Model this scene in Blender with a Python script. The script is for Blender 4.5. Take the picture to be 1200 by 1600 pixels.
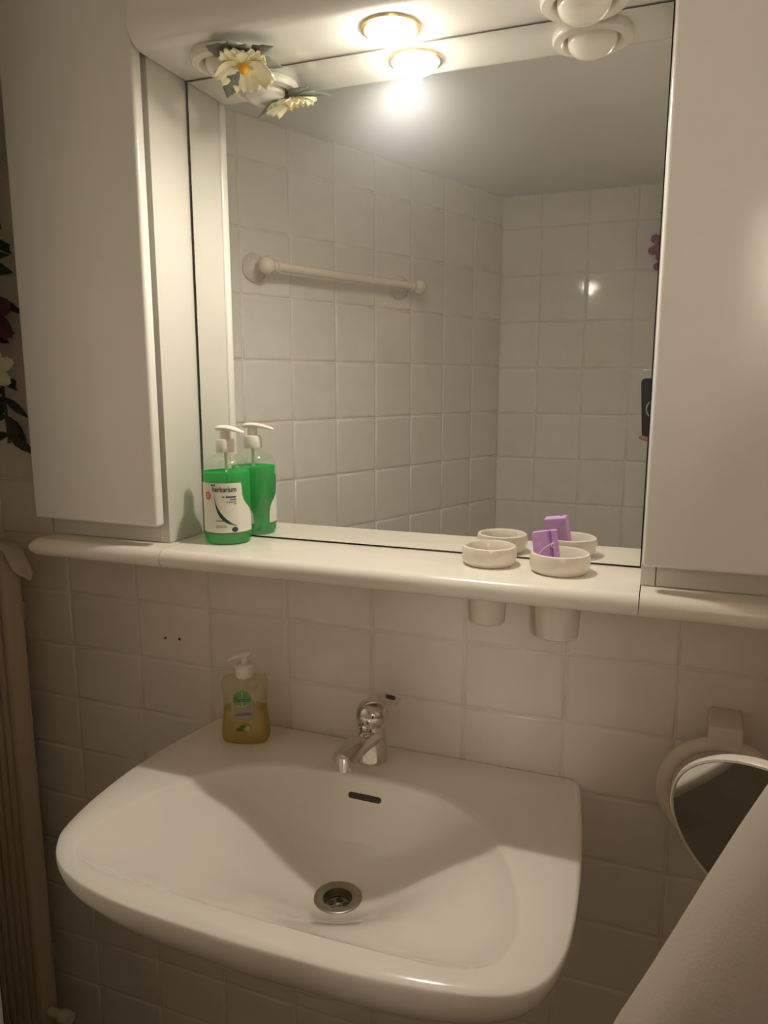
import bpy, bmesh, math, random
import numpy as np
from mathutils import Vector, Matrix, Quaternion

for o in list(bpy.data.objects):
    bpy.data.objects.remove(o)
SC = bpy.context.scene
COL = SC.collection
PI = math.pi
R = math.radians
random.seed(7)

# ------------------------------------------------------------------ camera, world, exposure
# axes: the tiled wall behind the basin is y = 0, the room lies towards -y, the floor is z = 0
CAM = Vector((0.0, -1.13, 1.475))  # room coordinates worked out from image pixels, then scaled about the camera
YAW, PITCH, F_PX = R(20.55), R(9.85), 1158.0
FW = Vector((-math.sin(YAW) * math.cos(PITCH), math.cos(YAW) * math.cos(PITCH), -math.sin(PITCH)))
RT = Vector((math.cos(YAW), math.sin(YAW), 0))
UP = RT.cross(FW)
cd = bpy.data.cameras.new('camera')
cd.sensor_fit = 'VERTICAL'
cd.sensor_height = 36
cd.lens = F_PX / 1600 * 36
cd.clip_start = 0.004
cam = bpy.data.objects.new('camera', cd)
COL.objects.link(cam)
cam.matrix_world = Matrix(((RT.x, UP.x, -FW.x, CAM.x), (RT.y, UP.y, -FW.y, CAM.y), (RT.z, UP.z, -FW.z, CAM.z), (0, 0, 0, 1)))
SC.camera = cam

BULB = 80.0             # emission of the lit bulb's glass
BULB_W = 10.2           # watts of the lit bulb's filament light
CORRIDOR = 100.0         # emission of the globe lamp in the corridor
BULB_COL = (1.0, 0.925, 0.78)
CORR_COL = (1.0, 0.93, 0.83)
w = bpy.data.worlds.new('world')
SC.world = w
w.use_nodes = True
w.node_tree.nodes['Background'].inputs[0].default_value = (0.9, 0.8, 0.7, 1)
w.node_tree.nodes['Background'].inputs[1].default_value = 0.02
SC.view_settings.view_transform = 'Standard'
SC.view_settings.look = 'None'
SC.view_settings.gamma = 1
SC.view_settings.use_curve_mapping = False
SC.view_settings.exposure = 0.06
try:
    SC.cycles.use_denoising = True
    SC.cycles.denoiser = 'OPENIMAGEDENOISE'
    SC.cycles.max_bounces = 14
    SC.cycles.diffuse_bounces = 8
    SC.cycles.glossy_bounces = 8
    SC.cycles.transparent_max_bounces = 16
    SC.cycles.sample_clamp_indirect = 6
except Exception:
    pass

# ------------------------------------------------------------------ materials
def mat(name, col, rough=0.4, metal=0.0, spec=0.5, var=0.0, vscale=8.0, bump=0.0, bscale=60.0, emit=None, estr=0.0, coat=0.0, rnd=0.0, trans=0.0):
    m = bpy.data.materials.new(name)
    m.use_nodes = True
    nt = m.node_tree
    b = nt.nodes['Principled BSDF']
    b.inputs['Roughness'].default_value = rough
    b.inputs['Metallic'].default_value = metal
    b.inputs['Specular IOR Level'].default_value = spec
    b.inputs['Coat Weight'].default_value = coat
    b.inputs['Coat Roughness'].default_value = 0.06
    b.inputs['Transmission Weight'].default_value = trans
    c = (*col, 1)
    b.inputs['Base Color'].default_value = c
    if var or rnd:
        tc = nt.nodes.new('ShaderNodeTexCoord')
        nz = nt.nodes.new('ShaderNodeTexNoise')
        nz.inputs['Scale'].default_value = vscale
        nz.inputs['Detail'].default_value = 4
        nt.links.new(tc.outputs['Object'], nz.inputs['Vector'])
        mr = nt.nodes.new('ShaderNodeMapRange')
        mr.inputs[1].default_value = 0.3
        mr.inputs[2].default_value = 0.7
        mr.inputs[3].default_value = 1 - var
        mr.inputs[4].default_value = 1 + var * 0.4
        nt.links.new(nz.outputs['Fac'], mr.inputs[0])
        hs = nt.nodes.new('ShaderNodeHueSaturation')
        hs.inputs['Color'].default_value = c
        last = mr.outputs[0]
        if rnd:
            oi = nt.nodes.new('ShaderNodeObjectInfo')
            m2 = nt.nodes.new('ShaderNodeMapRange')
            m2.inputs[3].default_value = 1 - rnd
            m2.inputs[4].default_value = 1
            nt.links.new(oi.outputs['Random'], m2.inputs[0])
            mm = nt.nodes.new('ShaderNodeMath')
            mm.operation = 'MULTIPLY'
            nt.links.new(last, mm.inputs[0])
            nt.links.new(m2.outputs[0], mm.inputs[1])
            last = mm.outputs[0]
        nt.links.new(last, hs.inputs['Value'])
        nt.links.new(hs.outputs[0], b.inputs['Base Color'])
    if bump:
        tc = nt.nodes.new('ShaderNodeTexCoord')
        nz = nt.nodes.new('ShaderNodeTexNoise')
        nz.inputs['Scale'].default_value = bscale
        nz.inputs['Detail'].default_value = 3
        nt.links.new(tc.outputs['Object'], nz.inputs['Vector'])
        bp = nt.nodes.new('ShaderNodeBump')
        bp.inputs['Strength'].default_value = bump
        bp.inputs['Distance'].default_value = 0.002
        nt.links.new(nz.outputs['Fac'], bp.inputs['Height'])
        nt.links.new(bp.outputs[0], b.inputs['Normal'])
    if emit:
        b.inputs['Emission Color'].default_value = (*emit, 1)
        b.inputs['Emission Strength'].default_value = estr
    return m

def mix_mat(name, shaders, facs):
    """chain of shaders: ('T',col) transparent, ('D',col) diffuse, ('L',col) translucent, ('G',col,rough) glossy"""
    m = bpy.data.materials.new(name)
    m.use_nodes = True
    nt = m.node_tree
    nt.nodes.remove(nt.nodes['Principled BSDF'])
    out = nt.nodes['Material Output']
    prev = None
    kinds = {'T': 'ShaderNodeBsdfTransparent', 'D': 'ShaderNodeBsdfDiffuse', 'L': 'ShaderNodeBsdfTranslucent', 'G': 'ShaderNodeBsdfGlossy'}
    for i, s in enumerate(shaders):
        n = nt.nodes.new(kinds[s[0]])
        n.inputs['Color'].default_value = (*s[1], 1)
        if s[0] == 'G':
            n.inputs['Roughness'].default_value = s[2]
        if prev is None:
            prev = n
        else:
            mx = nt.nodes.new('ShaderNodeMixShader')
            f = facs[i - 1]
            if f == 'fresnel':
                fr = nt.nodes.new('ShaderNodeFresnel')
                fr.inputs[0].default_value = 1.45
                nt.links.new(fr.outputs[0], mx.inputs[0])
            else:
                mx.inputs[0].default_value = f
            nt.links.new(prev.outputs[0], mx.inputs[1])
            nt.links.new(n.outputs[0], mx.inputs[2])
            prev = mx
    nt.links.new(prev.outputs[0], out.inputs['Surface'])
    return m

M = {}
M['tile'] = mat('glazed_wall_tile', (0.83, 0.765, 0.685), 0.16, var=0.05, vscale=14, rnd=0.05, bump=0.12, bscale=9)
M['tile_sq'] = mat('glazed_square_tile', (0.80, 0.775, 0.73), 0.06, var=0.05, vscale=14, rnd=0.05, bump=0.03, bscale=9)
M['grout'] = mat('tile_grout', (0.78, 0.72, 0.64), 0.85, var=0.12, vscale=30, bump=0.2)
M['paint'] = mat('ceiling_paint', (0.84, 0.84, 0.84), 0.7, var=0.04, vscale=3)
M['plaster'] = mat('corridor_plaster', (0.74, 0.66, 0.56), 0.8, var=0.06, vscale=3)
M['floor'] = mat('floor_vinyl', (0.33, 0.27, 0.21), 0.5, var=0.15, vscale=10)
M['lacquer'] = mat('white_lacquer', (0.84, 0.815, 0.77), 0.14, var=0.03, vscale=4, coat=0.3)
M['carcass'] = mat('white_melamine', (0.66, 0.635, 0.575), 0.4, var=0.03, vscale=4)
M['shelf'] = mat('white_shelf_laminate', (0.80, 0.745, 0.66), 0.20, var=0.04, vscale=6)
M['dark'] = mat('dark_gap', (0.06, 0.05, 0.04), 0.8, var=0.05)
M['ceramic'] = mat('white_ceramic', (0.85, 0.80, 0.73), 0.10, var=0.03, vscale=5, coat=0.4)
M['chrome'] = mat('chrome', (0.72, 0.68, 0.62), 0.09, metal=1, var=0.04, vscale=20)
M['steel'] = mat('drain_steel', (0.42, 0.38, 0.32), 0.32, metal=1, var=0.10, vscale=60)
M['plastic'] = mat('white_plastic', (0.82, 0.77, 0.70), 0.3, var=0.03, vscale=10)
M['bulb_off'] = mat('opal_bulb_glass', (0.86, 0.82, 0.74), 0.12, var=0.02)
M['bulb_on'] = mat('lit_bulb', (1, 0.9, 0.7), 0.3, emit=BULB_COL, estr=BULB, var=0.01)
M['gold'] = mat('brass_trim', (0.80, 0.58, 0.25), 0.25, metal=1, var=0.05)
M['globe'] = mat('lit_globe', (1, 0.9, 0.75), 0.4, emit=CORR_COL, estr=CORRIDOR, var=0.01)
M['cloth'] = mat('white_cloth', (0.62, 0.55, 0.47), 0.9, var=0.08, bump=0.4, bscale=200)
M['robe'] = mat('cream_towelling', (0.46, 0.40, 0.335), 0.95, var=0.05, vscale=6, bump=0.15, bscale=300)
M['rad'] = mat('radiator_enamel', (0.52, 0.44, 0.34), 0.35, var=0.04)
M['ring'] = mat('white_ring_plastic', (0.74, 0.67, 0.58), 0.25, var=0.03)
M['lilac'] = mat('lilac_foam', (0.60, 0.33, 0.66), 0.8, var=0.12, vscale=60, bump=0.4, bscale=300)
M['thread'] = mat('white_thread', (0.85, 0.78, 0.82), 0.8, var=0.03)
M['petal'] = mat('cream_silk_petal', (0.92, 0.88, 0.60), 0.7, var=0.10, vscale=40)
M['petal_vein'] = mat('petal_vein', (0.78, 0.66, 0.30), 0.8, var=0.05)
M['stamen'] = mat('orange_stamen', (0.90, 0.45, 0.05), 0.7, var=0.1, vscale=80)
M['leaf_grey'] = mat('grey_green_silk_leaf', (0.20, 0.22, 0.19), 0.6, var=0.2, vscale=50)
M['leaf'] = mat('dark_silk_leaf', (0.045, 0.06, 0.03), 0.6, var=0.2, vscale=40)
M['purple'] = mat('plum_silk_petal', (0.13, 0.03, 0.06), 0.7, var=0.2, vscale=40)
M['purple2'] = mat('mauve_silk_petal', (0.32, 0.10, 0.20), 0.7, var=0.2, vscale=40)
M['stem'] = mat('stem', (0.07, 0.07, 0.03), 0.7, var=0.1)
M['label_w'] = mat('bottle_label', (0.80, 0.80, 0.70), 0.4, var=0.02)
M['ink'] = mat('label_ink', (0.02, 0.03, 0.05), 0.6, var=0.05)
M['ink2'] = mat('label_ink_grey', (0.16, 0.20, 0.18), 0.6, var=0.05)
M['teal'] = mat('label_teal_swoosh', (0.01, 0.06, 0.09), 0.5, var=0.05)
M['red'] = mat('label_red_seal', (0.75, 0.12, 0.10), 0.5, var=0.05)
M['olive'] = mat('label_olive_band', (0.10, 0.22, 0.04), 0.5, var=0.05)
M['navy'] = mat('label_navy_seal', (0.03, 0.04, 0.16), 0.5, var=0.05)
M['lgreen'] = mat('logo_green', (0.13, 0.34, 0.05), 0.5, var=0.05)
M['lwhite'] = mat('logo_white', (0.75, 0.73, 0.65), 0.5, var=0.02)
M['lpurple'] = mat('logo_purple', (0.16, 0.09, 0.28), 0.5, var=0.05)
M['lgrey'] = mat('logo_grey_violet', (0.42, 0.38, 0.48), 0.5, var=0.05)
M['lime'] = mat('print_lime', (0.36, 0.42, 0.08), 0.5, var=0.1, vscale=90)
M['green_liq'] = mix_mat('green_soap', [('D', (0.0, 0.56, 0.14)), ('L', (0.0, 0.82, 0.23)), ('T', (0.04, 0.90, 0.36))], [0.50, 0.28])
M['yellow_liq'] = mix_mat('yellow_soap', [('D', (0.62, 0.50, 0.13)), ('L', (0.74, 0.60, 0.18)), ('T', (0.95, 0.86, 0.42))], [0.45, 0.35])
M['shell'] = mix_mat('clear_plastic', [('T', (0.95, 0.97, 0.93)), ('D', (0.8, 0.85, 0.75)), ('G', (1, 1, 1), 0.06)], [0.03, 0.07])
M['shell_y'] = mix_mat('clear_plastic_warm', [('T', (0.93, 0.90, 0.80)), ('D', (0.75, 0.68, 0.46)), ('G', (1, 1, 1), 0.08)], [0.08, 0.05])
M['mirror'] = mix_mat('mirror_silver', [('G', (0.93, 0.94, 0.92), 0.0), ('D', (0.80, 0.83, 0.90))], [0.038])
M['mirror2'] = mix_mat('round_mirror_silver', [('G', (0.80, 0.80, 0.80), 0.01), ('D', (0.5, 0.5, 0.5))], [0.01])
M['edge'] = mat('mirror_edge', (0.10, 0.12, 0.10), 0.3, var=0.05)
M['phone'] = mat('phone_black', (0.012, 0.014, 0.016), 0.35, var=0.05)
M['phone_ring'] = mat('phone_ring_grey', (0.55, 0.56, 0.55), 0.4, var=0.03)
M['lens'] = mat('lens_glass', (0.005, 0.005, 0.008), 0.05, var=0.02)
M['skin'] = mat('skin', (0.42, 0.22, 0.15), 0.55, var=0.08, vscale=20)
M['shirt'] = mat('dark_top', (0.022, 0.028, 0.025), 0.9, var=0.15, vscale=30, bump=0.3, bscale=300)
M['trouser'] = mat('dark_trousers', (0.03, 0.03, 0.04), 0.9, var=0.15, vscale=30, bump=0.3, bscale=300)
M['hair'] = mat('dark_brown_hair', (0.035, 0.018, 0.010), 0.5, var=0.2, vscale=60, bump=0.5, bscale=120)
M['eye'] = mat('eye_white', (0.8, 0.78, 0.74), 0.2, var=0.02)
M['iris'] = mat('iris', (0.05, 0.025, 0.012), 0.1, var=0.02)
M['lip'] = mat('lips', (0.40, 0.14, 0.12), 0.5, var=0.04)
M['shoe'] = mat('shoe_black', (0.02, 0.02, 0.02), 0.6, var=0.1)
M['door_wood'] = mat('door_frame_paint', (0.72, 0.66, 0.58), 0.4, var=0.03)

# ------------------------------------------------------------------ building helpers
ORG = {}   # world origin of every thing, so that meshes can be given in world coordinates

def thing(name, label, cat, loc=(0, 0, 0), group=None):
    o = bpy.data.objects.new(name, None)
    COL.objects.link(o)
    o.empty_display_size = 0.05
    o.location = loc
    o['label'] = label
    o['category'] = cat
    if group:
        o['group'] = group
    ORG[o.name] = Vector(loc)
    return o

def tag(o, label, cat, group=None):
    o['label'] = label
    o['category'] = cat
    if group:
        o['group'] = group
    return o

def obj(name, bm, m, parent=None, smooth=True, origin=None, angle=40):
    """bm in world coordinates -> one mesh object"""
    org = Vector(origin) if origin is not None else (ORG[parent.name] if parent else Vector((0, 0, 0)))
    bmesh.ops.recalc_face_normals(bm, faces=bm.faces)
    if org.length:
        bmesh.ops.translate(bm, verts=bm.verts, vec=-org)
    me = bpy.data.meshes.new(name)
    bm.to_mesh(me)
    bm.free()
    if smooth:
        me.polygons.foreach_set('use_smooth', [True] * len(me.polygons))
        try:
            me.set_sharp_from_angle(angle=R(angle))
        except Exception:
            pass
    me.materials.append(m if not isinstance(m, str) else M[m])
    o = bpy.data.objects.new(name, me)
    COL.objects.link(o)
    if parent:
        o.parent = parent
        o.location = org - ORG[parent.name]
    else:
        o.location = org
    ORG[o.name] = org
    return o

def struct(name, bm, m, **k):
    o = obj(name, bm, m, **k)
    o['kind'] = 'structure'
    return o

def NB():
    return bmesh.new()

def add_box(bm, x0, x1, y0, y1, z0, z1, bev=0.0, seg=2):
    t = bmesh.new()
    bmesh.ops.create_cube(t, size=1)
    for v in t.verts:
        v.co = Vector(((x0 + x1) / 2 + v.co.x * (x1 - x0), (y0 + y1) / 2 + v.co.y * (y1 - y0), (z0 + z1) / 2 + v.co.z * (z1 - z0)))
    if bev:
        bmesh.ops.bevel(t, geom=list(t.edges), offset=bev, segments=seg, affect='EDGES', profile=0.5)
    merge(bm, t)
    return bm

def merge(bm, t, mtx=None):
    if mtx is not None:
        bmesh.ops.transform(t, matrix=mtx, verts=t.verts)
    vm = {}
    for v in t.verts:
        vm[v] = bm.verts.new(v.co)
    for f in t.faces:
        try:
            bm.faces.new([vm[v] for v in f.verts])
        except ValueError:
            pass
    t.free()

def box(*a, **k):
    return add_box(NB(), *a, **k)

def add_lathe(bm, prof, n=32, mtx=None, sx=1.0, sy=1.0):
    """prof: [(r,z)] about local z; closed with caps where r = 0"""
    rings = []
    for r, z in prof:
        if r < 1e-6:
            rings.append([bm.verts.new((0, 0, z))])
        else:
            rings.append([bm.verts.new((r * sx * math.cos(2 * PI * k / n), r * sy * math.sin(2 * PI * k / n), z)) for k in range(n)])
    for a, b in zip(rings, rings[1:]):
        for k in range(n):
            q = (k + 1) % n
            if len(a) == 1 and len(b) == 1:
                continue
            if len(a) == 1:
                bm.faces.new((a[0], b[k], b[q]))
            elif len(b) == 1:
                bm.faces.new((a[k], a[q], b[0]))
            else:
                bm.faces.new((a[k], a[q], b[q], b[k]))
    if mtx is not None:
        bmesh.ops.transform(bm, matrix=mtx, verts=[v for r in rings for v in r])
    return bm

def lathe(prof, loc=(0, 0, 0), n=32, rot=None, sx=1.0, sy=1.0):
    m = Matrix.Translation(loc)
    if rot is not None:
        m = m @ rot.to_4x4()
    return add_lathe(NB(), prof, n, m, sx, sy)

def z_to(d):
    return Vector((0, 0, 1)).rotation_difference(Vector(d).normalized()).to_matrix()

def catmull(pts, n=8, closed=False):
    P = [Vector(p) for p in pts]
    out = []
    L = len(P)
    rng = range(L if closed else L - 1)
    for i in rng:
        if closed:
            a, b, c, d = P[(i - 1) % L], P[i], P[(i + 1) % L], P[(i + 2) % L]
        else:
            b, c = P[i], P[i + 1]
            a = P[i - 1] if i > 0 else b * 2 - c
            d = P[i + 2] if i + 2 < L else c * 2 - b
        for k in range(n):
            t = k / n
            out.append(0.5 * ((2 * b) + (c - a) * t + (2 * a - 5 * b + 4 * c - d) * t * t + (3 * b - a - 3 * c + d) * t ** 3))
    if not closed:
        out.append(P[-1])
    return out

def add_tube(bm, path, rad, n=12, closed=False, cap=True, flat=None):
    """flat: (sx, sy) cross-section scaling"""
    P = [Vector(p) for p in path]
    L = len(P)
    rad = [float(x) for x in rad] if hasattr(rad, '__len__') else [rad] * L
    rings = []
    nrm = None
    for i in range(L):
        if closed:
            t = (P[(i + 1) % L] - P[(i - 1) % L]).normalized()
        else:
            t = (P[min(i + 1, L - 1)] - P[max(i - 1, 0)]).normalized()
        if nrm is None:
            nrm = t.orthogonal().normalized()
            if flat:
                h = Vector((0, 0, 1)) - t * t.z
                if h.length > 0.2:
                    nrm = h.normalized()
        else:
            nrm = (nrm - t * nrm.dot(t)).normalized()
        bi = t.cross(nrm)
        fx, fy = flat if flat else (1, 1)
        rings.append([bm.verts.new(P[i] + rad[i] * (nrm * fx * math.cos(2 * PI * k / n) + bi * fy * math.sin(2 * PI * k / n))) for k in range(n)])
    pairs = list(zip(rings, rings[1:])) + ([(rings[-1], rings[0])] if closed else [])
    for a, b in pairs:
        for k in range(n):
            q = (k + 1) % n
            bm.faces.new((a[k], a[q], b[q], b[k]))
    if cap and not closed:
        bm.faces.new(list(reversed(rings[0])))
        bm.faces.new(rings[-1])
    return bm

def tube(*a, **k):
    return add_tube(NB(), *a, **k)

def add_prism(bm, poly, d0, d1, fn):
    """extrude a 2-D polygon: fn(u, v, d) -> world point"""
    a = [bm.verts.new(fn(u, v, d0)) for u, v in poly]
    b = [bm.verts.new(fn(u, v, d1)) for u, v in poly]
    bm.faces.new(a)
    bm.faces.new(list(reversed(b)))
    n = len(poly)
    for k in range(n):
        q = (k + 1) % n
        bm.faces.new((a[k], b[k], b[q], a[q]))
    return bm

def prism(*a):
    return add_prism(NB(), *a)

def rrect(w_, h_, r, n=5, cx=0, cy=0):
    pts = []
    for sx, sy, a0 in ((1, 1, 0), (-1, 1, 90), (-1, -1, 180), (1, -1, 270)):
        for k in range(n + 1):
            a = R(a0 + 90 * k / n)
            pts.append((cx + sx * (w_ / 2 - r) + r * math.cos(a), cy + sy * (h_ / 2 - r) + r * math.sin(a)))
    return pts

# ------------------------------------------------------------------ the room shell
CEIL = 2.075
LW_A = R(22.73)
LW_P = Vector((-1.148, 0, 0))                       # foot of the corner between left wall and basin wall
LW_U = Vector((math.sin(LW_A), -math.cos(LW_A), 0)) # along the left wall, away from the basin wall
LW_N = Vector((math.cos(LW_A), math.sin(LW_A), 0))  # out of the left wall into the room
LW_LEN = 1.592
BACK_Y = -1.468
NIB_X = 0.262
RIGHT_X = 0.86
DOOR_L, DOOR_R = 0.085, 0.80
COR_Y = -2.70

fl = struct('floor', box(-1.5, 1.2, COR_Y, 0.05, -0.06, 0), 'floor', smooth=False)
ce = struct('ceiling', box(-1.5, 1.2, COR_Y, 0.05, CEIL, CEIL + 0.06), 'paint', smooth=False)
wf = struct('wall_front', box(-1.50, 0.95, -0.0048, 0.10, 0, CEIL), 'grout', smooth=False)
def lw(s, h, z):
    return LW_P + LW_U * s + LW_N * h + Vector((0, 0, z))
LW_S0 = 0.345           # the slanted wall starts here; between it and the basin wall lies an alcove
wl = struct('wall_left', prism([(LW_S0, 0), (LW_LEN + 0.03, 0), (LW_LEN + 0.03, CEIL), (LW_S0, CEIL)], -0.09, 0.0046, lambda u, v, d: lw(u, d, v)), 'grout', smooth=False)
struct('wall_alcove_left', box(-1.50, -1.42, -0.42, -0.0048, 0, CEIL), 'plaster', smooth=False)
struct('wall_alcove_return', box(-1.50, lw(LW_S0, -0.04, 0).x, lw(LW_S0, 0, 0).y - 0.07, lw(LW_S0, 0, 0).y - 0.004, 0, CEIL), 'plaster', smooth=False)
wb = struct('wall_back', box(-0.70, DOOR_L - 0.03, BACK_Y - 0.10, BACK_Y + 0.0042, 0, CEIL), 'grout', smooth=False)
wn = struct('wall_right', box(NIB_X, NIB_X + 0.09, -0.72, 0.0, 0, CEIL), 'plaster', smooth=False)
struct('wall_right_recess', box(RIGHT_X, RIGHT_X + 0.09, COR_Y, 0.0, 0, CEIL), 'plaster', smooth=False)
struct('wall_corridor_end', box(-1.4, 1.2, COR_Y - 0.1, COR_Y, 0, CEIL), 'plaster', smooth=False)
struct('wall_corridor_left', box(-1.4, -1.3, COR_Y, -0.9, 0, CEIL), 'plaster', smooth=False)
bm = NB()
add_box(bm, DOOR_L - 0.03, DOOR_L + 0.01, BACK_Y - 0.11, BACK_Y + 0.012, 0, 1.98, bev=0.004)
add_box(bm, DOOR_R - 0.01, DOOR_R + 0.05, BACK_Y - 0.11, BACK_Y + 0.012, 0, 1.98, bev=0.004)
add_box(bm, DOOR_L - 0.03, DOOR_R + 0.05, BACK_Y - 0.11, BACK_Y + 0.012, 1.98, CEIL, bev=0.004)
struct('trim_1', bm, 'door_wood')

# ---- tiles: each one a cushion-edged child of its wall
TILE_ME = {}
def tile_mesh(w_, h_, m):
    key = (round(w_, 4), round(h_, 4), m)
    if key in TILE_ME:
        return TILE_ME[key]
    bm_ = NB()
    lay = [(0, 0, 0), (0, 0, 0.0035), (0.0007, 0.0007, 0.0052), (0.0026, 0.0026, 0.0064), (0.006, 0.006, 0.0068)]
    rings = []
    for ix, iz, d in lay:
        x_, z_ = w_ / 2 - ix, h_ / 2 - iz
        rings.append([bm_.verts.new((sx * x_, -d, sz * z_)) for sx, sz in ((-1, -1), (1, -1), (1, 1), (-1, 1))])
    for a, b in zip(rings, rings[1:]):
        for k in range(4):
            q = (k + 1) % 4
            bm_.faces.new((a[k], a[q], b[q], b[k]))
    bm_.faces.new(rings[-1])
    bmesh.ops.recalc_face_normals(bm_, faces=bm_.faces)
    me = bpy.data.meshes.new('tile')
    bm_.to_mesh(me)
    bm_.free()
    me.polygons.foreach_set('use_smooth', [True] * len(me.polygons))
    try:
        me.set_sharp_from_angle(angle=R(60))
    except Exception:
        pass
    me.polygons[len(me.polygons) - 1].use_smooth = False   # the glazed face itself is flat
    me.materials.append(M[m])
    TILE_ME[key] = me
    return me

def tile_field(wall, us, zs, place, rotz, m, gap=0.003, skip=None, jit=0.0014):
    for i in range(len(us) - 1):
        for j in range(len(zs) - 1):
            w_ = us[i + 1] - us[i] - gap
            h_ = zs[j + 1] - zs[j] - gap
            if w_ < 0.012 or h_ < 0.012:
                continue
            u, z = (us[i] + us[i + 1]) / 2, (zs[j] + zs[j + 1]) / 2
            if skip and skip(u, z):
                continue
            o = bpy.data.objects.new('tile', tile_mesh(w_, h_, m))
            COL.objects.link(o)
            o.parent = wall
            o.location = place(u, z)
            o.rotation_euler = (random.uniform(-jit, jit), 0, rotz + random.uniform(-jit, jit))

def cuts(lo, hi, phase, step):
    k = math.ceil((lo - phase) / step + 0.08)
    out = [lo]
    while phase + k * step < hi - 0.08 * step:
        out.append(phase + k * step)
        k += 1
    out.append(hi)
    return out

tile_field(wf, cuts(-1.415, NIB_X, -0.4435, 0.1625), cuts(0.05, CEIL, 1.0615, 0.1125), lambda u, z: (u, 0.0, z), 0, 'tile',
           skip=lambda u, z: z > 1.30 and u > -0.95)
tile_field(wl, cuts(LW_S0 + 0.002, LW_LEN, 0.5285, 0.15), cuts(0.03, CEIL, 1.68, 0.15), lambda u, z: lw(u, 0, z), PI / 2 + LW_A, 'tile_sq')
tile_field(wb, cuts(-0.548, DOOR_L - 0.034, -0.405, 0.148), cuts(0.03, CEIL, 1.823, 0.15), lambda u, z: (u, BACK_Y, z), PI, 'tile_sq', jit=0.0002)
# two old screw holes in a tile left of the soap
for x_, z_ in ((-0.8677, 0.995), (-0.8355, 0.9965)):
    obj('screw_hole', lathe([(0, 0), (0.0028, 0), (0.0028, 0.0006), (0, 0.0006)], (x_, -0.0066, z_), 12, z_to((0, -1, 0))), 'dark', wf)

# ------------------------------------------------------------------ mirror cabinet set
SH_Z = 1.2127            # top of the shelf
MIR_Y = -0.030           # silver face of the mirror
MX0, MX1 = -0.7524, -0.0172
SOF_Z = 1.9546           # underside of the lamp canopy
CAR_Y = -0.1264          # front of the side cabinets' carcasses
DR_Y0, DR_Y1 = -0.156, -0.1345
CAB_TOP = 2.068

mb = thing('mirror', 'large frameless rectangular wall mirror between the two white cabinets', 'mirror', ((MX0 + MX1) / 2, -0.004, SH_Z + 0.002))
obj('back_board', box(MX0, MX1, -0.024, -0.0075, SH_Z + 0.001, SOF_Z - 0.001), 'dark', mb, smooth=False)
obj('edge_strip', box(MX0 + 0.0022, MX1 - 0.0022, MIR_Y + 0.0004, -0.0245, SH_Z + 0.0030, SOF_Z - 0.0022), 'edge', mb, smooth=False)
bm = NB()
vs = [bm.verts.new(p) for p in ((MX0 + 0.0022, MIR_Y, SH_Z + 0.0030), (MX1 - 0.0022, MIR_Y, SH_Z + 0.0030), (MX1 - 0.0022, MIR_Y, SOF_Z - 0.0022), (MX0 + 0.0022, MIR_Y, SOF_Z - 0.0022))]
bm.faces.new(vs)
obj('mirror_glass', bm, 'mirror', mb, smooth=False)

# shelf in three lengths with a bull-nosed front
CUPS = [(-0.2290, -0.0765, 0.0400, 0.0290, 0.090), (-0.1255, -0.0870, 0.0420, 0.0335, 0.096)]   # x, y, rim radius, body radius, depth
def shelf(x0, x1, label, round_left=False, holes=None):
    T = 0.031
    back, front = -0.008, -0.179
    prof = [(back, SH_Z), (front + T / 2, SH_Z)]
    for k in range(1, 12):
        a = R(90 + 180 * k / 12)
        prof.append((front + T / 2 + T / 2 * math.cos(a), SH_Z - T / 2 + T / 2 * math.sin(a)))
    prof += [(front + T / 2, SH_Z - T), (back, SH_Z - T)]
    bm_ = NB()
    xs = [x0, x1]
    if round_left:
        xs = [x0 + 0.014 * (1 - math.cos(R(90 * k / 6))) for k in range(7)] + [x1]
    rings = []
    for x_ in xs:
        s = 1.0
        if round_left and x_ < x0 + 0.014:
            s = max(0.02, math.sin(math.acos(1 - (x_ - x0) / 0.014)))
        rings.append([bm_.verts.new((x_, min(y_, y_ if y_ > front + T else front + T + (y_ - front - T) * (0.80 + 0.20 * s)), SH_Z - T / 2 + (z_ - SH_Z + T / 2) * (0.40 + 0.60 * s))) for y_, z_ in prof])
    for a, b in zip(rings, rings[1:]):
        for k in range(len(prof)):
            q = (k + 1) % len(prof)
            bm_.faces.new((a[k], a[q], b[q], b[k]))
    bm_.faces.new(rings[0])
    bm_.faces.new(list(reversed(rings[-1])))
    if holes:
        bmesh.ops.recalc_face_normals(bm_, faces=bm_.faces)
        me_ = bpy.data.meshes.new('cut')
        bm_.to_mesh(me_)
        bm_.free()
        so_ = bpy.data.objects.new('cut', me_)
        COL.objects.link(so_)
        cb = NB()
        for hx, hy, hr_ in holes:
            add_lathe(cb, [(0, -0.06), (hr_, -0.06), (hr_, 0.03), (0, 0.03)], 40, Matrix.Translation((hx, hy, SH_Z)))
        bmesh.ops.recalc_face_normals(cb, faces=cb.faces)
        cm = bpy.data.meshes.new('cutter')
        cb.to_mesh(cm)
        cb.free()
        co_ = bpy.data.objects.new('cutter', cm)
        COL.objects.link(co_)
        md_ = so_.modifiers.new('b', 'BOOLEAN')
        md_.operation = 'DIFFERENCE'
        md_.solver = 'EXACT'
        md_.object = co_
        me2 = bpy.data.meshes.new_from_object(so_.evaluated_get(bpy.context.evaluated_depsgraph_get()))
        bm_ = NB()
        bm_.from_mesh(me2)
        for x_ in (so_, co_):
            bpy.data.objects.remove(x_)
    o = obj('shelf', bm_, 'shelf', origin=((x0 + x1) / 2, -0.1, SH_Z - T), angle=35)
    return tag(o, label, 'shelf')
JL, JR = -0.7395, -0.0148
shelf(-1.010, JL - 0.0012, 'short white bullnose shelf board under the left cabinet', round_left=True)
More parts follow.
